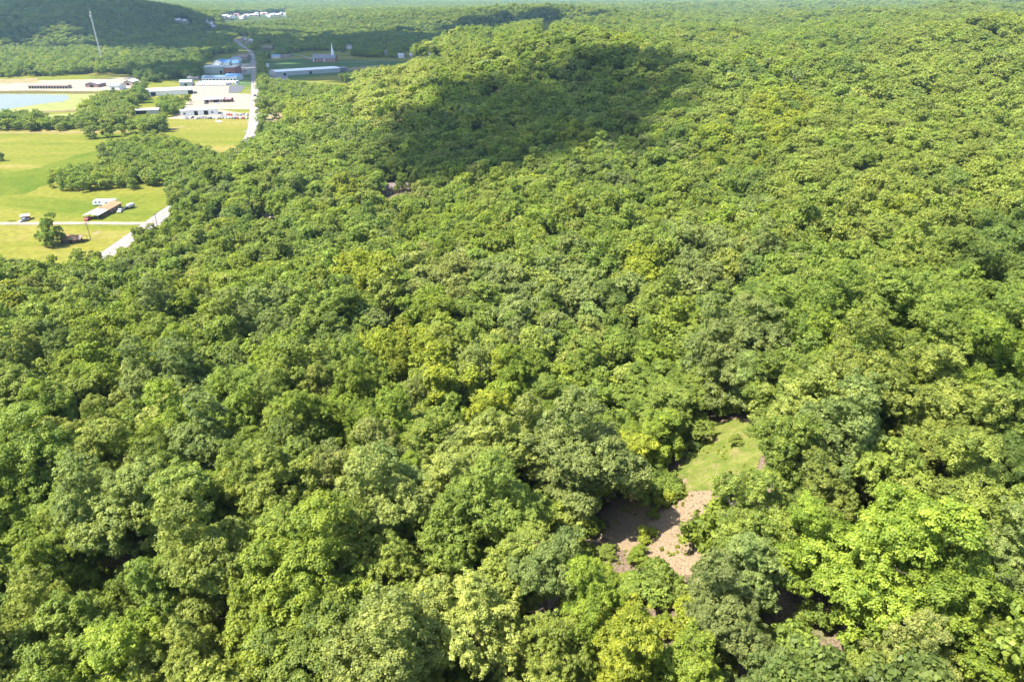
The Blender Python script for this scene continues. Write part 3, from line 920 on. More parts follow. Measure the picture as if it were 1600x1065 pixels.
# labels that single the trees out: colour, place beside landmarks, then order from the left
def zone(x, y):
    marks = [(1070, 770, 150, 'beside the bare dirt clearing'), (1240, 950, 90, 'by the dark gap with rusty ground')]
    for a, b, r, t in marks:
        if math.hypot(x - a, y - b) < r: return t
    col = 'at far left' if x < 200 else 'left of centre' if x < 560 else 'at mid-width' if x < 900 else 'right of centre' if x < 1240 else 'at far right'
    if y > 985: row = 'on the bottom edge'
    elif y > 880: row = 'just above the bottom edge'
    elif y > 780: row = 'in the lower woods'
    elif y > 690: row = 'below mid-height'
    elif y > 610: row = 'in the middle woods'
    elif y > 540: row = 'at mid-height'
    elif y > 480: row = 'above mid-height'
    elif y > 430: row = 'in the upper woods'
    else: row = 'on the upper slope'
    return row + ' ' + col


ORD = ['leftmost', 'second from left', 'third from left', 'fourth from left', 'fifth from left', 'sixth from left', 'seventh from left', 'eighth from left', 'ninth from left', 'tenth from left', 'eleventh from left', 'twelfth from left'] + [q + ' from left' for q in ('thirteenth', 'fourteenth', 'fifteenth', 'sixteenth', 'seventeenth', 'eighteenth', 'nineteenth', 'twentieth')]
NUMW = ['', 'one', 'two', 'three', 'four', 'five', 'six', 'seven', 'eight', 'nine', 'ten', 'eleven', 'twelve', 'thirteen', 'fourteen', 'fifteen', 'sixteen', 'seventeen', 'eighteen', 'nineteen', 'twenty']
groups = {}
for i in top:
    if TF[i] > nB: continue
    groups.setdefault((TN[TTi[i]], zone(px[i], py[i])), []).append(i)
LAB = {}
for (tn, zn), ids in groups.items():
    ids.sort(key=lambda i: px[i])
    for j, i in enumerate(ids):
        if len(ids) == 1: LAB[i] = 'the one %s tree %s' % (tn, zn)
        else: LAB[i] = '%s of %s %s trees %s' % (ORD[min(j, 19)], NUMW[min(len(ids), 20)], tn, zn)

for i in top:
    me_c, me_t, Rx, z0, z1, nm = near[TK[i]]
    lab = SOLO[TF[i] - nB - 1][6] if TF[i] > nB else LAB[i]
    r_ = root('broadleaf_tree', lab, 'tree', (TX[i], TY[i], TZ[i] - .05), ROT[i], None if TF[i] > nB else 'broadleaf trees of the near woods')
    r_.rotation_euler = (TILT[i, 0], TILT[i, 1], ROT[i])
    r_.scale = (SXY[i, 0], SXY[i, 1], TH[i])
    c = link('crown', me_c, r_); c['tint'] = [float(v) for v in tc[i]]
    link('trunk', me_t, r_)


# the rest of the woods: points that carry instances of whole trees
def forest(name, x, y, z, rot, scl, tint, var, sources, label, cat):
    me = bpy.data.meshes.new(name)
    me.vertices.add(len(x)); me.vertices.foreach_set('co', np.stack([x, y, z], -1).astype(np.float32).ravel())
    for an, ty, key, data in (('rot', 'FLOAT_VECTOR', 'vector', rot), ('scl', 'FLOAT_VECTOR', 'vector', scl), ('tint', 'FLOAT_VECTOR', 'vector', tint), ('variant', 'INT', 'value', var)):
        a = me.attributes.new(an, ty, 'POINT')
        a.data.foreach_set(key, np.ascontiguousarray(data, np.int32 if ty == 'INT' else np.float32).ravel())
    ob = link(name, me)
    ng = bpy.data.node_groups.new(name + '_nodes', 'GeometryNodeTree')
    ng.interface.new_socket('Geometry', in_out='INPUT', socket_type='NodeSocketGeometry')
    ng.interface.new_socket('Geometry', in_out='OUTPUT', socket_type='NodeSocketGeometry')
    N, L = ng.nodes, ng.links
    gi = N.new('NodeGroupInput'); go = N.new('NodeGroupOutput')
    mp = N.new('GeometryNodeMeshToPoints'); L.new(gi.outputs[0], mp.inputs['Mesh'])
    jn = N.new('GeometryNodeJoinGeometry')

    def attr(nm, dt):
        q = N.new('GeometryNodeInputNamedAttribute'); q.data_type = dt; q.inputs['Name'].default_value = nm; return q
    ar, as_, av = attr('rot', 'FLOAT_VECTOR'), attr('scl', 'FLOAT_VECTOR'), attr('variant', 'INT')
    for i, so in enumerate(sources):
        oi = N.new('GeometryNodeObjectInfo'); oi.inputs['Object'].default_value = so; oi.inputs['As Instance'].default_value = True
        cmp_ = N.new('FunctionNodeCompare'); cmp_.data_type = 'INT'; cmp_.operation = 'EQUAL'
        ci = [s for s in cmp_.inputs if s.type == 'INT']
        L.new(av.outputs[0], ci[0]); ci[1].default_value = i
        ip = N.new('GeometryNodeInstanceOnPoints')
        L.new(mp.outputs[0], ip.inputs['Points']); L.new(cmp_.outputs[0], ip.inputs['Selection']); L.new(oi.outputs['Geometry'], ip.inputs['Instance'])
        L.new(ar.outputs[0], ip.inputs['Rotation']); L.new(as_.outputs[0], ip.inputs['Scale'])
        L.new(ip.outputs[0], jn.inputs[0])
    L.new(jn.outputs[0], go.inputs[0])
    md = ob.modifiers.new('instances', 'NODES'); md.node_group = ng
    me.materials.append(LEAF)
    return tag(ob, label, cat, kind='stuff')


rest = np.where(~is_top & (score < 1e4))[0]
rr_ = np.hypot(TX[rest], TY[rest])
lod = rr_ > 430
forest('forest', TX[rest], TY[rest], TZ[rest] - .05, np.stack([TILT[rest, 0], TILT[rest, 1], ROT[rest]], -1), np.stack([SXY[rest, 0], SXY[rest, 1], TH[rest]], -1),
       tc[rest], TK[rest] + np.where(lod, 7, 0), [m[0] for m in mids] + [f[0] for f in fars],
       'unbroken broadleaf woods covering the hills and the valley sides', 'woods')
print('trees', NT, 'rest', len(rest), 'far', int(lod.sum()))

# undergrowth on the near forest floor
x, y = hexgrid(3.1, 0, 230, R(48), .45)
keep = noise2(x, y, 7, 3) * .5 + rng.random(len(x)) > .42
x, y = x[keep], y[keep]; z = Z(x, y)
a, b, d = project(x, y, z)
clr = in_poly(a, b, VIS[8]) | (poly_dist(a, b, VIS[8]) < 14)
k = ~clr
x, y, z = x[k], y[k], z[k]
k = len(x); s = rng.uniform(.6, 1.3, k) ** 2 * 1.35
tc2 = TA[np.array([TN.index(t) for t in ('bright green', 'mid-green', 'dark green', 'olive', 'yellow-green')])[rng.integers(0, 5, k)]] * rng.uniform(.8, 1.1, k)[:, None]
forest('undergrowth', x, y, z - .05, np.stack([np.zeros(k), np.zeros(k), rng.uniform(0, 6.28, k)], -1), np.stack([s, s, s * rng.uniform(.7, 1.3, k)], -1), tc2,
       rng.integers(0, 3, k), [q[0] for q in shrubs], 'low leafy undergrowth on the forest floor', 'undergrowth')

# ---- the clearing
def patch(name, pxs, m, lift, kind='structure', step=.8, jag=.35):
    """sheet laid over the sloping ground"""
    pl = [tuple(hit(a, b)[:2]) for a, b in pxs]
    x0, x1 = min(p[0] for p in pl), max(p[0] for p in pl); y0, y1 = min(p[1] for p in pl), max(p[1] for p in pl)
    xs = np.arange(x0 - 1, x1 + 1, step); ys = np.arange(y0 - 1, y1 + 1, step)
    X, Y = np.meshgrid(xs, ys)
    keepm = in_poly(X + noise2(X, Y, 1.1, 2) * jag * 3, Y + noise2(X, Y, .9, 5) * jag * 3, pl)
    ZZ = Z(X, Y) + lift
    ids = np.arange(X.size).reshape(X.shape)
    q = []
    for i in range(X.shape[0] - 1):
        for j in range(X.shape[1] - 1):
            if keepm[i, j]: q.append((ids[i, j], ids[i, j + 1], ids[i + 1, j + 1], ids[i + 1, j]))
    used = np.unique(np.array(q)); remap = -np.ones(X.size, int); remap[used] = np.arange(len(used))
    vv = np.stack([X, Y, ZZ], -1).reshape(-1, 3)[used]
    me = mesh_np(name, vv, remap[np.array(q)], m); me.shade_smooth()
    return tag(link(name, me), kind=kind)


M['litter'] = mat('dry_mulch', (0.285, 0.208, 0.130), 0.95, 0.1, 0.4, 5, 0.8, detail=10)
patch('clearing_ground', [(940, 770), (1010, 760), (1050, 700), (1080, 680), (1175, 672), (1180, 740), (1150, 790), (1110, 860), (1085, 920), (1010, 900), (945, 860)], M['litter'], .05)
patch('clearing_grass', [(1066, 700), (1080, 676), (1120, 664), (1185, 660), (1190, 730), (1120, 772), (1070, 770), (1060, 745)], M['glade'], .09, step=.3, jag=.6)
cl = hit(1070, 800)
mb = MB()
rq = random.Random(4)
C4 = []
for i in range(2600):                           # dry leaves and grass tufts lying about
    a = hit(rq.uniform(955, 1165), rq.uniform(682, 890)) if i < 0 else None
dx = rng.normal(0, 7, 3000); dy = rng.normal(0, 9, 3000)
X = cl.x + dx; Y = cl.y + dy
ZZ = Z(X, Y) + .10
nn = unit(rng.normal(size=(3000, 3)) * .5 + [0, 0, 1])
V4 = quad_leaves(np.stack([X, Y, ZZ], -1), nn, rng.uniform(.08, .26, 3000), rng)
dl = mesh_np('fallen_leaves', V4.reshape(-1, 3), np.arange(12000, dtype=np.int32).reshape(-1, 4), mat('dead_leaves', (0.26, 0.19, 0.12), .95, .1, .6, 3))
tag(link('fallen_leaves', dl), 'dry leaves and chips scattered over the dirt clearing', 'leaf litter', kind='stuff')


wx, wy = cl.x + rng.normal(0, 5.5, 900), cl.y + rng.normal(0, 8.5, 900)
wk = noise2(wx, wy, 2.2, 4) * 1.5 + rng.random(900) * .6 > .55
wx, wy = wx[wk], wy[wk]
k = len(wx)
ws = rng.uniform(.05, .16, k)
forest('weeds', wx, wy, Z(wx, wy) + .03, np.stack([np.zeros(k), np.zeros(k), rng.uniform(0, 6.28, k)], -1), np.stack([ws, ws, ws * .8], -1),
       TA[[TN.index('yellow-green')] * k] * rng.uniform(.6, 1, k)[:, None], rng.integers(0, 3, k), [q[0] for q in shrubs], 'small weeds and sprouts on the clearing ground', 'weeds')


def shrub_mesh(seed, lf=.15):
    V4, vy = crown_arrays(seed, 1.6, 0.1, 3.0, 40, .42, 26, 12, lf * .8, .17, ragged=.35)
    return leaves_mesh('foliage', V4, vy)


sh_m = [shrub_mesh(900), shrub_mesh(901, .19), shrub_mesh(903)]
stem_m = MB().tube([(0, 0, -.3), (.1, 0, .8), (0, .1, 2.0)], [.09, .07, .02], 5).tube([(0, 0, .3), (.6, .3, 1.6)], [.05, .02], 4).tube([(0, 0, .3), (-.5, -.4, 1.5)], [.05, .02], 4).mesh('stem', BARK)
for (a, b, s, h, tn, v, lab) in [
    (1022, 782, 1.75, 1.55, 'mid-green', 0, 'large dense dark green bush on the left side of the dirt clearing'),
    (1036, 790, .75, .7, 'yellow-green', 1, 'small bright yellow-green bush at the foot of the dark green bush'),
    (1008, 850, .7, .5, 'yellow-green', 1, 'yellow-green sapling cluster in the lower part of the clearing'),
    (1000, 885, .8, .6, 'bright green', 2, 'low bright bush at the lower left rim of the clearing'),
    (1130, 880, 1.25, 1.1, 'yellow-green', 1, 'vivid yellow-green young tree at the lower right rim of the clearing'),
    (948, 868, .8, .6, 'olive', 2, 'olive bush on the left rim of the bare dirt'),
    (1040, 925, .9, .5, 'bright green', 0, 'bushy green growth below the dirt clearing'),
    (985, 930, 1.3, .7, 'bright green', 2, 'wide low bush left below the dirt clearing'),
    (925, 915, 1.3, .8, 'bright green', 0, 'green bush between the sage tree and the lower woods'),
    (1085, 705, .55, .5, 'dark green', 0, 'small dark bush at the upper left corner of the clearing grass'),
    (1150, 700, .6, .5, 'olive', 2, 'small olive bush at the right edge of the clearing grass'),
    (1022, 812, .45, .4, 'bright green', 2, 'tiny bush standing on the bare dirt')]:
    g = hit(a, b)
    r_ = root('bush', lab, 'bush', (g.x, g.y, g.z), random.uniform(0, 6), 'bushes round the dirt clearing')
    r_.scale = (s, s, h)
    c = link('foliage', sh_m[v], r_); c['tint'] = list(TINT[tn])
    link('stem', stem_m, r_)


# ---- bare trees
def dead_tree(a, b, lab, H=9, seed=1, rad=.16, lift=0):
    g = hit(a, b)
    r_ = root('dead_tree', lab, 'dead tree', (g.x, g.y, g.z + lift), seed)
    rr = random.Random(seed)
    tk = MB(); pts = [Vector((0, 0, -.4))]
    for k in range(1, 7): pts.append(Vector((pts[-1].x + rr.uniform(-.3, .3), pts[-1].y + rr.uniform(-.3, .3), H * k / 6)))
    tk.tube(pts, [rad * (1 - i / 7.5) for i in range(7)], 6)
    tk.build('trunk', DEADWOOD, r_)
    for k in range(11):
        p = pts[2 + k % 5].lerp(pts[min(3 + k % 5, 6)], rr.random())
        an = k * 2.1; L_ = rr.uniform(1.5, 3.2)
        e = p + Vector((math.cos(an) * L_, math.sin(an) * L_, rr.uniform(.2, 2.2)))
        mid = p.lerp(e, .5) + Vector((rr.uniform(-.3, .3), rr.uniform(-.3, .3), .3))
        br = MB().tube([p, mid, e], [rad * .4, rad * .25, rad * .08], 5)
        for q in range(5):
            s = mid.lerp(e, rr.random()); t = s + Vector((rr.uniform(-1, 1), rr.uniform(-1, 1), rr.uniform(-.1, 1.0)))
            br.tube([s, s.lerp(t, .5) + Vector((.05, .05, .08)), t], [rad * .16, rad * .1, rad * .04], 4)
        br.build('branch', DEADWOOD, r_)
    return r_


dead_tree(1138, 862, 'bare bleached tree leaning over the right side of the dirt clearing', 7, 2, .11)
dead_tree(1110, 600, 'grey leafless tree with tangled branches above the clearing', 12, 5, .15)
dead_tree(1465, 665, 'slim bare snag between crowns on the right side', 13.0, 17, .12)
dead_tree(560, 660, 'small bare sapling in the gap of the middle woods', 11, 9, .12)

# ------------------------------------------------------------------ buildings
def building(name, label, cat, p1, p2, depth, h, rise, wall, roof, ridge='x', doors=(), wins=(), over=.5, group=None, px=True, skip_front=False, side_wins=0, chimney=False):
    """gable building; front edge from p1 to p2 (pixels on the valley floor), going `depth` metres back"""
    a, b = (P(*p1), P(*p2)) if px else (Vector(p1), Vector(p2))
    d = b - a; L_ = d.length; rz = math.atan2(d.y, d.x)
    r_ = root(name, label, cat, (a.x, a.y, a.z), rz, group)
    w = MB()
    if ridge == 'x':
        w.prismx([(0, -.2), (depth, -.2), (depth, h), (depth / 2, h + rise), (0, h)], 0, L_)
        th = .18
        sl = rise / (depth / 2)
        rf = MB()
        rf.prismx([(-over, h - over * sl + .02), (depth / 2, h + rise + .02), (depth / 2, h + rise + th + .02), (-over, h - over * sl + th + .02)], -over, L_ + over)
        rf.prismx([(depth / 2, h + rise + .02), (depth + over, h - over * sl + .02), (depth + over, h - over * sl + th + .02), (depth / 2, h + rise + th + .02)], -over, L_ + over)
    else:
        w.prism([(0, -.2), (L_, -.2), (L_, h), (L_ / 2, h + rise), (0, h)], 0, depth)
        th = .18; sl = rise / (L_ / 2)
        rf = MB()
        rf.prism([(-over, h - over * sl + .02), (L_ / 2, h + rise + .02), (L_ / 2, h + rise + th + .02), (-over, h - over * sl + th + .02)], -over, depth + over)
        rf.prism([(L_ / 2, h + rise + .02), (L_ + over, h - over * sl + .02), (L_ + over, h - over * sl + th + .02), (L_ / 2, h + rise + th + .02)], -over, depth + over)
    w.build('wall', wall, r_)
    ro = rf.build('roof', roof, r_)
    if chimney:
        MB().box(L_ * .7, L_ * .7 + .8, depth * .55, depth * .55 + .8, h, h + rise + .9).build('chimney', M['brick'], ro)
    for (u0, u1, dh) in doors:
        MB().box(u0 * L_, u1 * L_, -.06, .1, 0, dh).build('door', M['dark'], r_)
    for (u, ww, zb, wh) in wins:
        fr = MB().box(u * L_ - ww / 2 - .1, u * L_ + ww / 2 + .1, -.07, .05, zb - .1, zb + wh + .1).build('window', M['white'], r_)
        MB().box(u * L_ - ww / 2, u * L_ + ww / 2, -.10, -.065, zb, zb + wh).build('pane', M['glass'], fr)
    return r_


def W4(k, zb=1, wh=1.2, ww=1.0):
    return [((i + .5) / k, ww, zb, wh) for i in range(k)]


# farmstead
cpt = P(132.5, 344)
def off(v, dx, dy): return (v.x + dx, v.y + dy, 0)
r_ = root('carport', 'white-roofed open carport at the near end of the farmhouse', 'carport', (cpt.x, cpt.y, 0))
MB().prism([(-.3, 2.5), (3.7, 3.3), (7.6, 2.5), (7.6, 2.62), (3.7, 3.45), (-.3, 2.62)], -.3, 10).build('roof', M['white'], r_)
for sx in (0, 7.3):
    for sy in (0, 4.8, 9.5):
        MB().box(sx - .08, sx + .08, sy - .08, sy + .08, -.1, 2.5).build('post', M['darkgrey'], r_)
MB().box(.2, 7.1, 9.6, 9.75, 0, 2.5).build('wall', M['brownwall'], r_)
MB().box(7.05, 7.2, 3, 9.6, 0, 1.6).build('wall', M['brownwall'], r_)
fh = building('farmhouse', 'long farmhouse with orange-brown roof and two roof vents', 'house', off(cpt, .2, 10), off(cpt, 7.6, 10), 12.5, 2.7, 1.1, M['brownwall'], M['orangeroof'], 'y', px=False,
              doors=[(.4, .55, 2.1)], wins=[(.2, 1, 1, 1), (.8, 1, 1, 1)])
rf_ = [c for c in fh.children if c.name.startswith('roof')][0]
for (ux, uy) in ((1.4, 3), (1.6, 8)):
    MB().box(ux, ux + .9, uy, uy + .9, 3.0, 4.1).build('roof_vent', M['darkgrey'], rf_)
for uy in (2, 5.5, 9):
    fr = MB().box(7.42, 7.5, uy, uy + 1.3, .9, 2.1).build('window', M['white'], fh)
    MB().box(7.505, 7.53, uy + .1, uy + 1.2, 1, 2).build('pane', M['glass'], fh)

building('shed', 'small orange-roofed shed with open porch under the lone tree', 'shed', (96, 380.5), (119, 380.5), 5.5, 2.0, 1.2, M['brownwall'], M['orangeroof'], 'x', wins=[(.3, .8, .8, .8)], doors=[(.6, .75, 1.8)])
g = P(119, 380.5)
r_ = root('porch_roof', 'small brown porch on the right end of the shed', 'porch', (g.x + .6, g.y, 0))
MB().prismx([(-.2, 2.0), (2.7, 3.1), (5.6, 2.0), (5.6, 2.1), (2.7, 3.25), (-.2, 2.1)], 0, 2.0).build('roof', M['brownroof'], r_)
for yy_ in (.1, 5.3): MB().box(1.8, 1.92, yy_, yy_ + .12, 0, 2.05).build('post', M['brownwall'], r_)
building('shed', 'small red shed with pale roof beside the gravel driveway', 'shed', (35, 345), (47, 343.5), 3.6, 2.2, .5, M['redwood'], M['offwhite'], 'x', doors=[(.1, .4, 1.9)], wins=[(.7, .9, .9, .8)])

# pond side
building('storage_row', 'long low storage building behind the pond', 'storage building', (45, 139), (106, 139), 9, 3.3, .8, M['beige'], M['brownroof'], 'x', doors=[(i / 14 + .015, i / 14 + .055, 2.6) for i in range(14)])
building('workshop', 'beige workshop with pale roof right of the storage row', 'workshop', (134, 137), (154, 137), 18, 4, 2.2, M['pink'], M['offwhite'], 'y', doors=[(.35, .65, 3.2)])
building('barn', 'grey-roofed barn between the two pale workshops', 'barn', (171, 141), (187, 141), 16, 4.5, 2.5, M['white'], M['grey'], 'x', doors=[(.3, .55, 3)])
building('workshop', 'white workshop half hidden by trees behind the pond', 'workshop', (194, 134), (208, 134), 16, 4.5, 2.0, M['beige'], M['white'], 'y', doors=[(.3, .6, 3)])
building('warehouse', 'long pale warehouse with broad white roof above the tree line', 'warehouse', (229, 151), (303, 147), 24, 5, 2.0, M['white'], M['offwhite'], 'x', doors=[(.88, .99, 4), (.1, .2, 4)])
building('workshop', 'pale teal-roofed building behind the long warehouse', 'workshop', (281, 135), (300, 134.5), 16, 4.5, 2.2, M['offwhite'], M['teal'], 'x', doors=[(.4, .6, 3)])
building('shed', 'open-fronted white shed in front of the tree clump', 'shed', (212, 179), (248, 178), 9, 3.8, .8, M['offwhite'], M['white'], 'x', doors=[(.02, .50, 3.1)])
building('house', 'small grey-roofed house at the edge of the dark trees', 'house', (293, 126), (309, 126), 10, 3.2, 1.8, M['beige'], M['shingle'], 'x', wins=W4(4))
# town along the road
building('shop', 'long light shop with two dark bay doors facing the parked cars', 'shop', (283, 182), (341, 179), 14, 5.0, 1.3, M['white'], M['offwhite'], 'x', doors=[(.36, .46, 4.0), (.62, .74, 4.0)], wins=[(.1, 2, 1.5, 1.5), (.85, 2, 1.5, 1.5)])
building('shop', 'low pale shop with porch in the middle of the gravel lot', 'shop', (319, 161), (349, 160.5), 12, 3.6, 1.5, M['beige'], M['white'], 'x', doors=[(.1, .24, 2.6), (.5, .8, 3)], wins=[(.4, 2, 1, 1.4), (.9, 2, 1, 1.4)])
building('outbuilding', 'small brown outbuilding beside the gravel lot shop', 'outbuilding', (350, 160), (361, 160), 8, 3.0, 1.2, M['brownwall'], M['pink'], 'x', doors=[(.5, .9, 2.4)])
building('dealership', 'long pale blue roofed sales building behind the trailers', 'sales building', (316, 128), (370, 127.5), 18, 5, 1.8, M['white'], M['paleblue'], 'x', wins=W4(10, 1, 2, 2.4))
building('dealership', 'brighter blue roofed end of the sales building', 'sales building', (352, 126.5), (374, 126.5), 16, 5.6, 2.2, M['white'], M['blue'], 'x', wins=W4(4, 1, 2, 2.4))
building('warehouse', 'pale green warehouse left of the brick store', 'warehouse', (320, 115.5), (350, 115.5), 26, 9, 1.0, M['palegreen'], M['offwhite'], 'x', doors=[(.8, .92, 4)])
building('store', 'square red brick store joined to the green warehouse', 'store', (351, 116.5), (368, 116.5), 26, 9, .8, M['brick'], M['offwhite'], 'x', doors=[(.4, .6, 3)], wins=[(.2, 2, 1, 2), (.8, 2, 1, 2)])
building('house', 'white house with vivid blue roof', 'house', (338, 103.5), (358, 103.5), 22, 5, 4, M['white'], M['blue'], 'x', wins=W4(5, 1, 1.6, 1.4))
building('house', 'white gable-fronted house left of the blue roofs', 'house', (331, 104.5), (344, 104.5), 14, 4.5, 4, M['white'], M['offwhite'], 'y', wins=W4(3, 1, 1.6, 1.4))
building('house', 'small blue-roofed house nearest the road', 'house', (362, 103), (373, 103), 14, 4, 3, M['offwhite'], M['blue'], 'x', wins=W4(3, 1, 1.4))
building('house', 'white house behind the small blue roof', 'house', (362, 98), (373, 98), 16, 6, 2, M['white'], M['paleblue'], 'x', wins=W4(3, 1, 1.6))
building('store', 'faded pink roofed store near the road end', 'store', (370, 94), (386, 94), 22, 4.5, 3, M['beige'], M['pink'], 'x', wins=W4(4, 1, 1.6))
building('warehouse', 'long flat white warehouse right of the main road', 'warehouse', (433, 119.5), (532, 113), 30, 5.5, .9, M['offwhite'], M['white'], 'x', doors=[(.1, .14, 3.5), (.5, .54, 3.5)])
building('warehouse', 'grey annex at the right end of the white warehouse', 'warehouse', (521, 112.8), (543, 111.3), 20, 4.5, 1, M['grey'], M['shingle'], 'x', doors=[(.4, .5, 3)])
building('house', 'white house with blue-grey roof right of the road end', 'house', (424, 91.5), (437, 91.5), 14, 3.6, 2.2, M['white'], M['paleblue'], 'x', wins=W4(4))
building('house', 'tan house beside the tree right of the road', 'house', (440, 91), (452, 91), 12, 3.4, 2, M['beige'], M['brownroof'], 'x', wins=W4(4))
building('shed', 'white tall shed by the dark roadside tree', 'shed', (413, 106), (419, 106), 6, 4.5, 1.5, M['white'], M['offwhite'], 'y', doors=[(.3, .7, 2.5)])

# church
a, b = P(489, 97), P(524, 97)
d = b - a; LL = d.length
ch = root('church', 'brick church with grey roof and tall white steeple on a green lawn', 'church', (a.x, a.y, 0), math.atan2(d.y, d.x))
MB().prismx([(0, -.2), (15, -.2), (15, 5.5), (7.5, 11), (0, 5.5)], 0, LL).build('wall', M['brick'], ch)
rf = MB()
rf.prismx([(-.7, 5.0), (7.5, 11.05), (7.5, 11.3), (-.7, 5.3)], -.7, LL + .5)
rf.prismx([(7.5, 11.05), (15.7, 5.0), (15.7, 5.3), (7.5, 11.3)], -.7, LL + .5)
rf.build('roof', M['grey'], ch)
for i in range(8):
    fr = MB().box(LL * (i + .35) / 8, LL * (i + .35) / 8 + 1.7, -.1, .1, 1, 4.5).build('window', M['white'], ch)
    MB().box(LL * (i + .35) / 8 + .3, LL * (i + .35) / 8 + 1.4, -.14, -.11, 1.3, 4.2).build('pane', M['glass'], fr)
for (i0, i1) in ((LL * .02, LL * .02 + 1.2), (LL * .5, LL * .5 + 1.2)):
    MB().box(i0, i1, -.4, -.11, 0, 5.3).build('pillar', M['white'], ch)
MB().box(LL - 7, LL - 3, 5.5, 9.5, 8, 15).build('tower', M['white'], ch)
MB().add([(LL - 6.8, 5.7, 15), (LL - 3.2, 5.7, 15), (LL - 3.2, 9.3, 15), (LL - 6.8, 9.3, 15), (LL - 5, 7.5, 29)], [(0, 1, 4), (1, 2, 4), (2, 3, 4), (3, 0, 4)]).build('steeple', M['white'], ch)

# scattered houses, base pixel of the front left corner, width px
HS = [
 (599, 87, 8, 'white', 'grey', 'small white house among dark trees right of the church'), (622, 91, 9, 'white', 'offwhite', 'pale house beside the lane right of the church'),
 (640, 91, 7, 'beige', 'offwhite', 'low pale house in the row right of the church'), (652, 91, 9, 'offwhite', 'shingle', 'grey-roofed long house at the right end of the row'),
 (762, 62, 6, 'white', 'offwhite', 'white house in the gap of the hillside woods'), (770, 59, 5, 'beige', 'grey', 'grey-roofed house on the wooded hillside'),
 (492, 53, 6, 'white', 'offwhite', 'white house in the dark woods behind the church'), (500, 66, 8, 'white', 'offwhite', 'pale house right behind the church trees'),
 (262, 67, 8, 'beige', 'brick', 'red-roofed house in the wooded valley at left'), (286, 52, 5, 'white', 'offwhite', 'tiny white house below the dark hill'),
 (317, 66, 8, 'white', 'offwhite', 'white house left of the winding road'), (355, 80, 7, 'white', 'offwhite', 'white house in the trees left of the road end'),
 (372, 66, 8, 'beige', 'pink', 'pinkish house beside the bend in the road'), (384, 70, 7, 'beige', 'brownroof', 'brown-roofed house behind the road bend'),
 (412, 79, 14, 'brownwall', 'brownroof', 'wide brown building behind the lawn at the road end'), (180, 71, 5, 'white', 'white', 'small white house in the woods right of the mast'),
 (186, 80, 4, 'white', 'offwhite', 'narrow pale house just below the small white one'),
 (325, 41, 6, 'white', 'white', 'white house above the winding road at the end of the dark hill'), (331, 45, 6, 'beige', 'offwhite', 'pale house just below the white one above the winding road'),
 (378, 63, 6, 'white', 'pink', 'house with faded pink roof up the slope behind the road bend'), (389, 67, 6, 'white', 'offwhite', 'white house nearest the road bend at the lawn corner'),
 (542, 77, 7, 'white', 'shingle', 'grey-roofed white house among trees right of the steeple'), (668, 86, 8, 'white', 'white', 'bright white house at the foot of the middle hill'), (680, 86, 6, 'beige', 'grey', 'small grey-roofed house next to the bright white one'),
]
for (a0, b0, w_, wl, rf0, lb) in HS:
    g = hit(a0, b0); 
    s_ = (g.y * CP + (CAMZ - g.z) * SP) / FPX
    building('house', lb, 'house', (g.x, g.y, g.z), (g.x + w_ * s_, g.y, g.z), 9, 4.5, 3, M[wl], M[rf0], 'x', px=False, wins=W4(3, 1.2, 1.4, 1.2))
# far town
rr = random.Random(11)
k = 0
far_l = ['white', 'white', 'beige', 'offwhite', 'pink', 'white', 'brick', 'offwhite']
for i in range(26):
    a0 = 345 + 104 * (i + rr.random() * .6) / 26; b0 = rr.uniform(26, 32) - (a0 - 345) / 100 * 5
    g = hit(a0, b0)
    s_ = (g.y * CP + (CAMZ - g.z) * SP) / FPX
    w_ = rr.uniform(2.5, 7) * s_
    building('town_building', 'pale building, %s in the row of the distant town' % ['first from left','second from left','third from left','fourth from left','fifth from left','sixth from left','seventh from left','eighth from left','ninth from left','tenth from left','eleventh from left','twelfth from left','thirteenth from left','thirteenth from right','twelfth from right','eleventh from right','tenth from right','ninth from right','eighth from right','seventh from right','sixth from right','fifth from right','fourth from right','third from right','second from right','last at right'][i], 'building', (g.x, g.y, g.z), (g.x + w_, g.y + rr.uniform(-3, 3), g.z), 16, rr.uniform(5, 9), 3, M[rr.choice(far_l)], M[rr.choice(['offwhite', 'white', 'pink', 'beige'])], 'x', px=False,
             group='buildings of the distant town')
for (a0, b0, w_, lb) in ((272, 36, 10, 'wide pale distant building left of the distant town, nearest the left'), (284, 37, 7, 'narrower pale distant building just right of the wide one'), (318, 36, 5, 'small pale distant building above its neighbour, left of the winding road'), (320, 41, 6, 'small pale distant building below its neighbour, left of the winding road')):
    g = hit(a0, b0); s_ = (g.y * CP + (CAMZ - g.z) * SP) / FPX
    building('town_building', lb, 'building', (g.x, g.y, g.z), (g.x + w_ * s_, g.y, g.z), 16, 6, 4, M['beige'], M['offwhite'], 'x', px=False, group='buildings of the distant town')
g = hit(597, 306)
s_ = (g.y * CP + (CAMZ - g.z) * SP) / FPX
building('house', 'brown-roofed house hidden in the woods behind the near ridge', 'house', (g.x, g.y, g.z), (g.x + 44 * s_, g.y + 1, g.z), 9, 3.4, 2.0, M['beige'], M['brownroof'], 'x', px=False, wins=W4(4), chimney=True)
for (pxs) in ([(395, 332), (440, 329), (438, 343), (396, 343)], [(322, 336), (352, 337), (352, 345), (322, 345)]):
    patch('bare_soil', pxs, M['gravel'], .12, step=1.5)
patch('grass_gap', [(843, 34), (864, 34), (862, 60), (844, 60)], M['meadow'], .4, step=6)

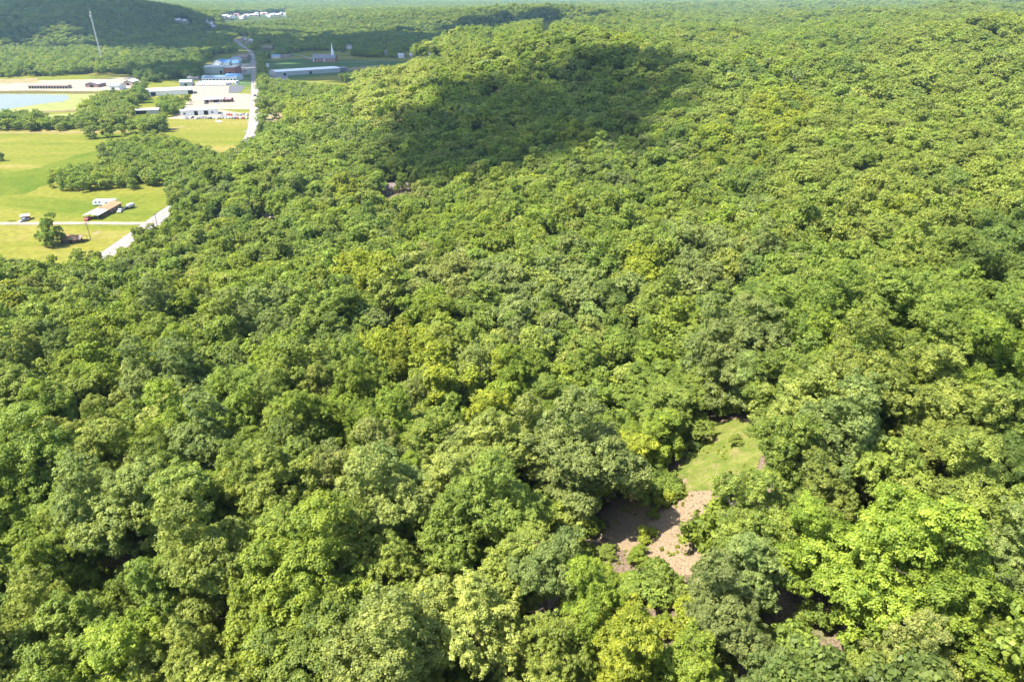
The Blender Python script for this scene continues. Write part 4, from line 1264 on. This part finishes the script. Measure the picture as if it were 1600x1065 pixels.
# ------------------------------------------------------------------ mast and poles
g = P(161, 101)
ms = root('radio_mast', 'tall thin lattice radio mast rising above the valley trees', 'radio mast', (g.x, g.y, 0), .3)
H = 76
lg = [(1.1, 0), (-.55, .95), (-.55, -.95)]
for (x_, y_) in lg: MB().tube([(x_, y_, 0), (x_ * .8, y_ * .8, H)], .17, 5).build('leg', M['rail'], ms)
bb = MB()
nb_ = 34
for i in range(nb_):
    z_0, z_1 = H * i / nb_, H * (i + 1) / nb_
    for j in range(3):
        p, q = lg[j], lg[(j + 1) % 3]
        bb.tube([(p[0] * .95, p[1] * .95, z_0), (q[0] * .95, q[1] * .95, z_1)], .07, 4)
        bb.tube([(p[0] * .95, p[1] * .95, z_1), (q[0] * .95, q[1] * .95, z_1)], .06, 4)
bb.build('bracing', M['rail'], ms)
for (zz_, a_) in ((70, 0), (70, 2.1), (70, 4.2), (74.5, 1)):
    MB().box(1.3 + .2, 1.3 + .6, -.3, .3, zz_ - 1.2, zz_ + 1.2).build('antenna', M['white'], ms).rotation_euler = (0, 0, a_)
MB().tube([(0, 0, H), (0, 0, H + 5)], .08, 5).build('antenna_rod', M['rail'], ms)


def pole(a0, b0, h, lb):
    g = P(a0, b0)
    r_ = root('utility_pole', lb, 'utility pole', (g.x, g.y, 0), .6)
    MB().tube([(0, 0, -.3), (0, 0, h)], [.17, .11], 7).build('post', M['pole'], r_)
    MB().box(-1.2, 1.2, -.06, .06, h - .7, h - .55).build('crossarm', M['pole'], r_)
    for x_ in (-1.05, 0.4, 1.05):
        MB().tube([(x_, 0, h - .55), (x_, 0, h - .3)], [.06, .04], 5).build('insulator', M['grey'], r_)


pole(246, 353, 6.5, 'dark utility pole beside the road junction')
pole(142, 374, 8.5, 'thin utility pole on the pasture below the driveway')
for i, (a0, b0, h, w_) in enumerate([(404, 190, 10, 'nearest'), (404.5, 170, 10, 'second nearest'), (405, 150, 10, 'third nearest'), (405, 132, 10, 'fourth nearest'), (404, 116, 10, 'farthest')]):
    pole(a0, b0, h, '%s utility pole of those lining the straight main road' % w_)

# ------------------------------------------------------------------ vehicles
def car_parts(paint, L_=4.5, kind='car'):
    W_ = 1.85
    r_ = bpy.data.objects.new('parked_car', None)
    body = MB()
    if kind == 'truck':
        body.prismx([(0, .35), (0, .95), (.15, 1.05), (1.2, 1.1), (L_ - 1.9, 1.05), (L_, 1.0), (L_, .4)], -W_ / 2, W_ / 2)
        cab = [(1.2, 1.05), (1.75, 1.8), (2.9, 1.85), (3.1, 1.05)]
    else:
        body.prismx([(0, .35), (0, .75), (.2, .88), (1.2, .95), (L_ - .7, .98), (L_, .85), (L_, .4)], -W_ / 2, W_ / 2)
        cab = [(1.1, .93), (1.75, 1.42), (3.1, 1.46), (L_ - .55, .97)]
    body.prismx([(cab[1][0], cab[1][1] - .02), (cab[2][0], cab[2][1] - .02), (cab[2][0] - .05, cab[2][1] + .07), (cab[1][0] + .05, cab[1][1] + .06)], -W_ / 2 + .15, W_ / 2 - .15)
    o = body.mesh('body', paint)
    w = MB().prismx(cab, -W_ / 2 + .08, W_ / 2 - .08).mesh('window', M['glass'])
    wh = MB()
    wh.prismx([(.34 * math.cos(t), .34 * math.sin(t)) for t in [k * math.pi / 5 for k in range(10)]], -.11, .11)
    wh = wh.mesh('wheel', M['rubber'])
    return o, w, wh, L_, W_


def place_car(loc, rz, lb, paint, kind='car', L_=4.5, group=None, cat='car'):
    b_, w_, wh, L_, W_ = car_parts(paint, L_, kind)
    r_ = root('parked_truck' if kind == 'truck' else 'parked_car', lb, cat, loc, rz, group)
    link('body', b_, r_); link('window', w_, r_)
    for x_ in (-W_ / 2, W_ / 2):
        for y_ in (.85, L_ - .9):
            q = link('wheel', wh, r_); q.location = (x_, y_, .34)


def rv(loc, rz, lb, L_=8.0, group=None, name='camper_trailer', nose=True, stripe=None):
    r_ = root(name, lb, 'camper trailer', loc, rz, group)
    hh_ = 3.1
    prof = [(0, .55), (0, 2.0), (.5, 2.8), (1.3, hh_), (L_ - .3, hh_), (L_, hh_ - .25), (L_, .55)] if nose else [(0, .5), (0, hh_), (L_, hh_), (L_, .5)]
    MB().prismx(prof, -1.25, 1.25).build('body', M['carwhite'], r_)
    MB().box(-1.27, -1.255, 1.2, L_ - .8, 1.05, 1.35).build('stripe', stripe or M['cargrey'], r_)
    for yy_ in (1.4, 3.4, L_ - 2):
        MB().box(1.255, 1.28, yy_, yy_ + .9, 1.6, 2.3).build('window', M['glass'], r_)
        MB().box(-1.28, -1.255, yy_, yy_ + .9, 1.6, 2.3).build('window', M['glass'], r_)
    for yy_ in (L_ * .5, L_ * .5 + .9):
        for x_ in (-1.15, 1.15):
            MB().prismx([(yy_ + .36 * math.cos(t), .36 + .36 * math.sin(t)) for t in [k * math.pi / 5 for k in range(10)]], x_ - .12, x_ + .12).build('wheel', M['rubber'], r_)
    MB().box(-.06, .06, -1.2, 0, .5, .6).build('hitch', M['darkgrey'], r_)


g = P(147, 321)
rv((g.x, g.y, .1), R(-84), 'long white camper trailer parked behind the farmhouse', 12.0)
g = P(200, 327)
r_ = root('tank_trailer', 'round white tank on wheels right of the farmhouse', 'tank trailer', (g.x, g.y, .1), R(-20))
tk = MB(); tk.tube([(0, 0, 1.5), (0, .35, 1.5), (0, 2.2, 1.5), (0, 4.1, 1.5), (0, 4.5, 1.5)], [.5, 1.15, 1.3, 1.15, .4], 14)
tk.add([(.5 * math.cos(t), 0, 1.5 + .5 * math.sin(t)) for t in [k * math.pi / 5 for k in range(10)]], [tuple(range(10))])
tk.build('tank', M['offwhite'], r_)
for x_ in (-.95, .95): MB().prismx([(2.1 + .38 * math.cos(t), .38 + .38 * math.sin(t)) for t in [k * math.pi / 5 for k in range(10)]], x_ - .12, x_ + .12).build('wheel', M['rubber'], r_)
MB().box(-.9, .9, .4, 4.0, .5, .62).build('frame', M['darkgrey'], r_)
g = P(186, 333)
place_car((g.x, g.y, .1), R(10), 'white and dark car parked right of the farmhouse', M['carwhite'])
g = P(193, 328.5)
place_car((g.x, g.y, .1), R(-30), 'dark car between the white car and the round tank', M['cardark'])
g = P(136, 345)
place_car((g.x, g.y - 1, .1), R(0), 'dark red pickup poking out of the carport', M['carred'], 'truck', 5.2, cat='pickup truck')
g = P(31, 348)
place_car((g.x, g.y, .1), R(-25), 'silver car in front of the small red shed', M['cargrey'])
for (a0, b0, s, lb) in ((15.5, 346, .35, 'left small pile of clippings beside the driveway'), (21, 345.5, .3, 'right small pile of clippings beside the driveway')):
    g = P(a0, b0)
    r_ = root('clippings_pile', lb, 'brush pile', (g.x, g.y, .05)); r_.scale = (s * 1.6, s * 1.2, s * .5)
    c = link('foliage', sh_m[2], r_); c['tint'] = list(TINT['yellow-green'])
g = P(320, 186)
ORDS = ['first', 'second', 'third', 'fourth', 'fifth', 'sixth', 'seventh', 'eighth', 'ninth', 'tenth', 'eleventh', 'twelfth', 'thirteenth', 'fourteenth', 'fifteenth', 'sixteenth', 'seventeenth', 'eighteenth', 'nineteenth', 'twentieth', 'twenty-first', 'twenty-second']


def ORDL(i): return ORDS[i] + ' from left'


paints = [('carwhite', 'white'), ('cargrey', 'grey'), ('carred', 'red'), ('cardark', 'black'), ('carblue', 'blue'), ('cartan', 'tan')]
rr = random.Random(21)
for row, (bb_, x0, x1, n_) in enumerate(((185.5, 286, 388, 22), (180.5, 345, 388, 9))):
    for i in range(n_):
        a0 = x0 + (x1 - x0) * (i + .5) / n_
        g = P(a0, bb_ + rr.uniform(-.6, .6))
        pk, pn = rr.choice(paints + paints[:2] * 2)
        place_car((g.x, g.y - 2, .2), R(rr.uniform(-12, 12)) + rr.choice([0, math.pi]) * 0, '%s vehicle, %s of the %s parked row by the bay-door shop' % (pn, ORDL(i), ['near', 'far'][row]), M[pk], rr.choice(['car', 'car', 'truck']),
                  group='vehicles parked by the bay-door shop')
# rows of white trailers in front of the sales building
for row, (bb_, x0, x1, n_, nm_) in enumerate(((131.0, 312, 372, 15, 'far'), (133.8, 308, 356, 13, 'near'))):
    for i in range(n_):
        a0 = x0 + (x1 - x0) * i / n_
        g = P(a0, bb_)
        rv((g.x, g.y - 2, .2), R(rr.uniform(-8, 8)) - R(28), 'white trailer, %s in the %s row before the blue-roofed sales building' % (ORDL(i), nm_), rr.uniform(6, 8.5), 'white trailers at the sales lot', stripe=M[rr.choice(['cargrey', 'carblue', 'cartan'])])
for i, (a0, b0, pk, lb) in enumerate([(397.5, 151, 'cardark', 'dark car driving on the straight main road'), (399.5, 164, 'cargrey', 'grey car on the near part of the main road'), (391, 82, 'carwhite', 'white car at the far end of the main road'),
                                      (326, 163, 'cardark', 'black car parked left of the gravel lot shop'), (345, 163, 'carwhite', 'white car parked before the gravel lot shop'), (363, 133, 'cargrey', 'grey car on the dark asphalt lot'),
                                      (372, 133, 'carwhite', 'white car on the dark asphalt lot'), (380, 112, 'carred', 'red car on the concrete lot by the brick store'), (386, 112, 'cardark', 'black car on the concrete lot by the brick store'),
                                      (372, 108, 'carwhite', 'white car on the concrete lot near the blue roofs')]):
    g = P(a0, b0)
    place_car((g.x, g.y, .28), R(90) if i > 2 else 0, lb, M[pk])
for (a0, b0, w_, lb) in ((345, 191.5, 3.2, 'white boat-shaped load lying on the dry meadow'),):
    g = P(a0, b0)
    r_ = root('covered_boat', lb, 'boat', (g.x, g.y, .1), R(70))
    MB().prism([(-1.1, .4), (-.5, 0), (.5, 0), (1.1, .4), (.6, 1.3), (-.6, 1.3)], 0, 5).build('hull', M['white'], r_)
    MB().add([(-1.1, 0, .4), (-.5, 0, 0), (.5, 0, 0), (1.1, 0, .4), (.6, 0, 1.3), (-.6, 0, 1.3), (0, -1.8, .7)], [(0, 6, 1), (1, 6, 2), (2, 6, 3), (3, 6, 4), (4, 6, 5), (5, 6, 0)]).build('bow', M['white'], r_)
sheet('bare_soil', [(143, 366), (150, 361), (159, 361), (152, 366)], M['tan'], .1, jag=.3)

# ------------------------------------------------------------------ clouds above (out of the picture): they shade the hills
cm = bpy.data.materials.new('cloud_vapour'); cm.use_nodes = True
nt = cm.node_tree; N, L = nt.nodes, nt.links
for nd in list(N):
    if nd.type == 'BSDF_PRINCIPLED': N.remove(nd)
df = N.new('ShaderNodeBsdfDiffuse'); df.inputs[0].default_value = (.85, .86, .88, 1)
tl = N.new('ShaderNodeBsdfTranslucent'); tl.inputs[0].default_value = (.8, .82, .85, 1)
m1 = N.new('ShaderNodeMixShader'); L.new(df.outputs[0], m1.inputs[1]); L.new(tl.outputs[0], m1.inputs[2])
tp = N.new('ShaderNodeBsdfTransparent'); m2 = N.new('ShaderNodeMixShader'); m2.inputs[0].default_value = .90
L.new(tp.outputs[0], m2.inputs[1]); L.new(m1.outputs[0], m2.inputs[2]); L.new(m2.outputs[0], N['Material Output'].inputs['Surface'])


def icos(sub=2):
    import bmesh
    bm = bmesh.new(); bmesh.ops.create_icosphere(bm, subdivisions=sub, radius=1)
    v = np.array([p.co[:] for p in bm.verts]); f = [tuple(q.index for q in p.verts) for p in bm.faces]
    bm.free(); return v, f


iv, if_ = icos(2)


def cloud(a0, b0, rx, ry, rot, seed, dep_, alt, lb, k=34):
    g = hit(a0, b0, 10) if dep_ is None else Vector(((a0 - 800) / FPX * dep_, (dep_ - (CAMZ - 15) * SP) / CP, 15))
    t = (alt - g.z) / SUN_DIR.z
    c = g + SUN_DIR * t
    rr = np.random.default_rng(seed)
    mb = MB()
    for i in range(k):
        q = math.sqrt((i + .5) / k); th = i * 2.4 + rr.uniform(-.3, .3)
        x_, y_ = q * math.cos(th) * rx * .85, q * math.sin(th) * ry * .85
        X_ = x_ * math.cos(rot) - y_ * math.sin(rot); Y_ = x_ * math.sin(rot) + y_ * math.cos(rot)
        r0 = min(rx, ry) * rr.uniform(.16, .36) * (1.15 - .40 * q)
        vv = iv * (r0 * (1 + .12 * np.sin(iv @ rr.normal(size=3) * 4))[:, None]) * [1, 1, .55] + [X_, Y_, rr.uniform(-.1, .25) * r0]
        mb.add(vv.tolist(), if_)
    for i in range(int(k * 1.3)):       # loose scraps round the rim
        th = rr.uniform(0, 6.283); q = rr.uniform(.82, 1.16)
        x_, y_ = q * math.cos(th) * rx, q * math.sin(th) * ry
        r0 = min(rx, ry) * rr.uniform(.03, .10)
        mb.add((iv * r0 * [1.3, 1, .5] + [x_ * math.cos(rot) - y_ * math.sin(rot), x_ * math.sin(rot) + y_ * math.cos(rot), 0]).tolist(), if_)
    o = mb.build('cloud', cm); o.location = c
    o.data.shade_smooth()
    tag(o, lb, 'cloud')
    return o


cloud(815, 190, 92, 120, .25, 1, None, 1500, 'small cumulus cloud high above the middle wooded hill', 46)
cloud(760, 258, 56, 46, 0, 9, None, 1480, 'tiny cloud scrap beside the small cumulus cloud', 24)
cloud(975, 145, 66, 105, -.2, 5, None, 1520, 'small cumulus cloud above the right shoulder of the middle hill')
cloud(750, 40, 300, 290, 0, 12, 1540, 1230, 'cumulus cloud above the saddle behind the middle hill', 60)
cloud(30, 36, 640, 400, -.25, 2, 1730, 1300, 'broad cumulus cloud above the far left hill', 80)
cloud(610, 58, 330, 480, 0, 3, 1400, 1250, 'broad cumulus cloud above the woods behind the church', 80)
cloud(320, 55, 210, 210, 0, 8, 1480, 1280, 'cumulus cloud above the winding road in the valley', 60)
cloud(430, 106, 250, 105, 0, 4, 960, 1150, 'cumulus cloud above the shops at the far road end', 70)

# ------------------------------------------------------------------ haze
hz = MB().box(-9000, 9000, -300, 14000, -1, 190)
hm = bpy.data.materials.new('haze'); hm.use_nodes = True
N, L = hm.node_tree.nodes, hm.node_tree.links
for nd in list(N):
    if nd.type == 'BSDF_PRINCIPLED': N.remove(nd)
pv = N.new('ShaderNodeVolumePrincipled')
pv.inputs['Color'].default_value = (.46, .74, 1.0, 1)
pv.inputs['Density'].default_value = 0.62e-4
pv.inputs['Anisotropy'].default_value = 0.2
L.new(pv.outputs[0], N['Material Output'].inputs['Volume'])
HAZE = True
if HAZE:
    ho = hz.build('haze', hm)
    tag(ho, 'thin blue summer haze over the hills', 'haze', kind='stuff')
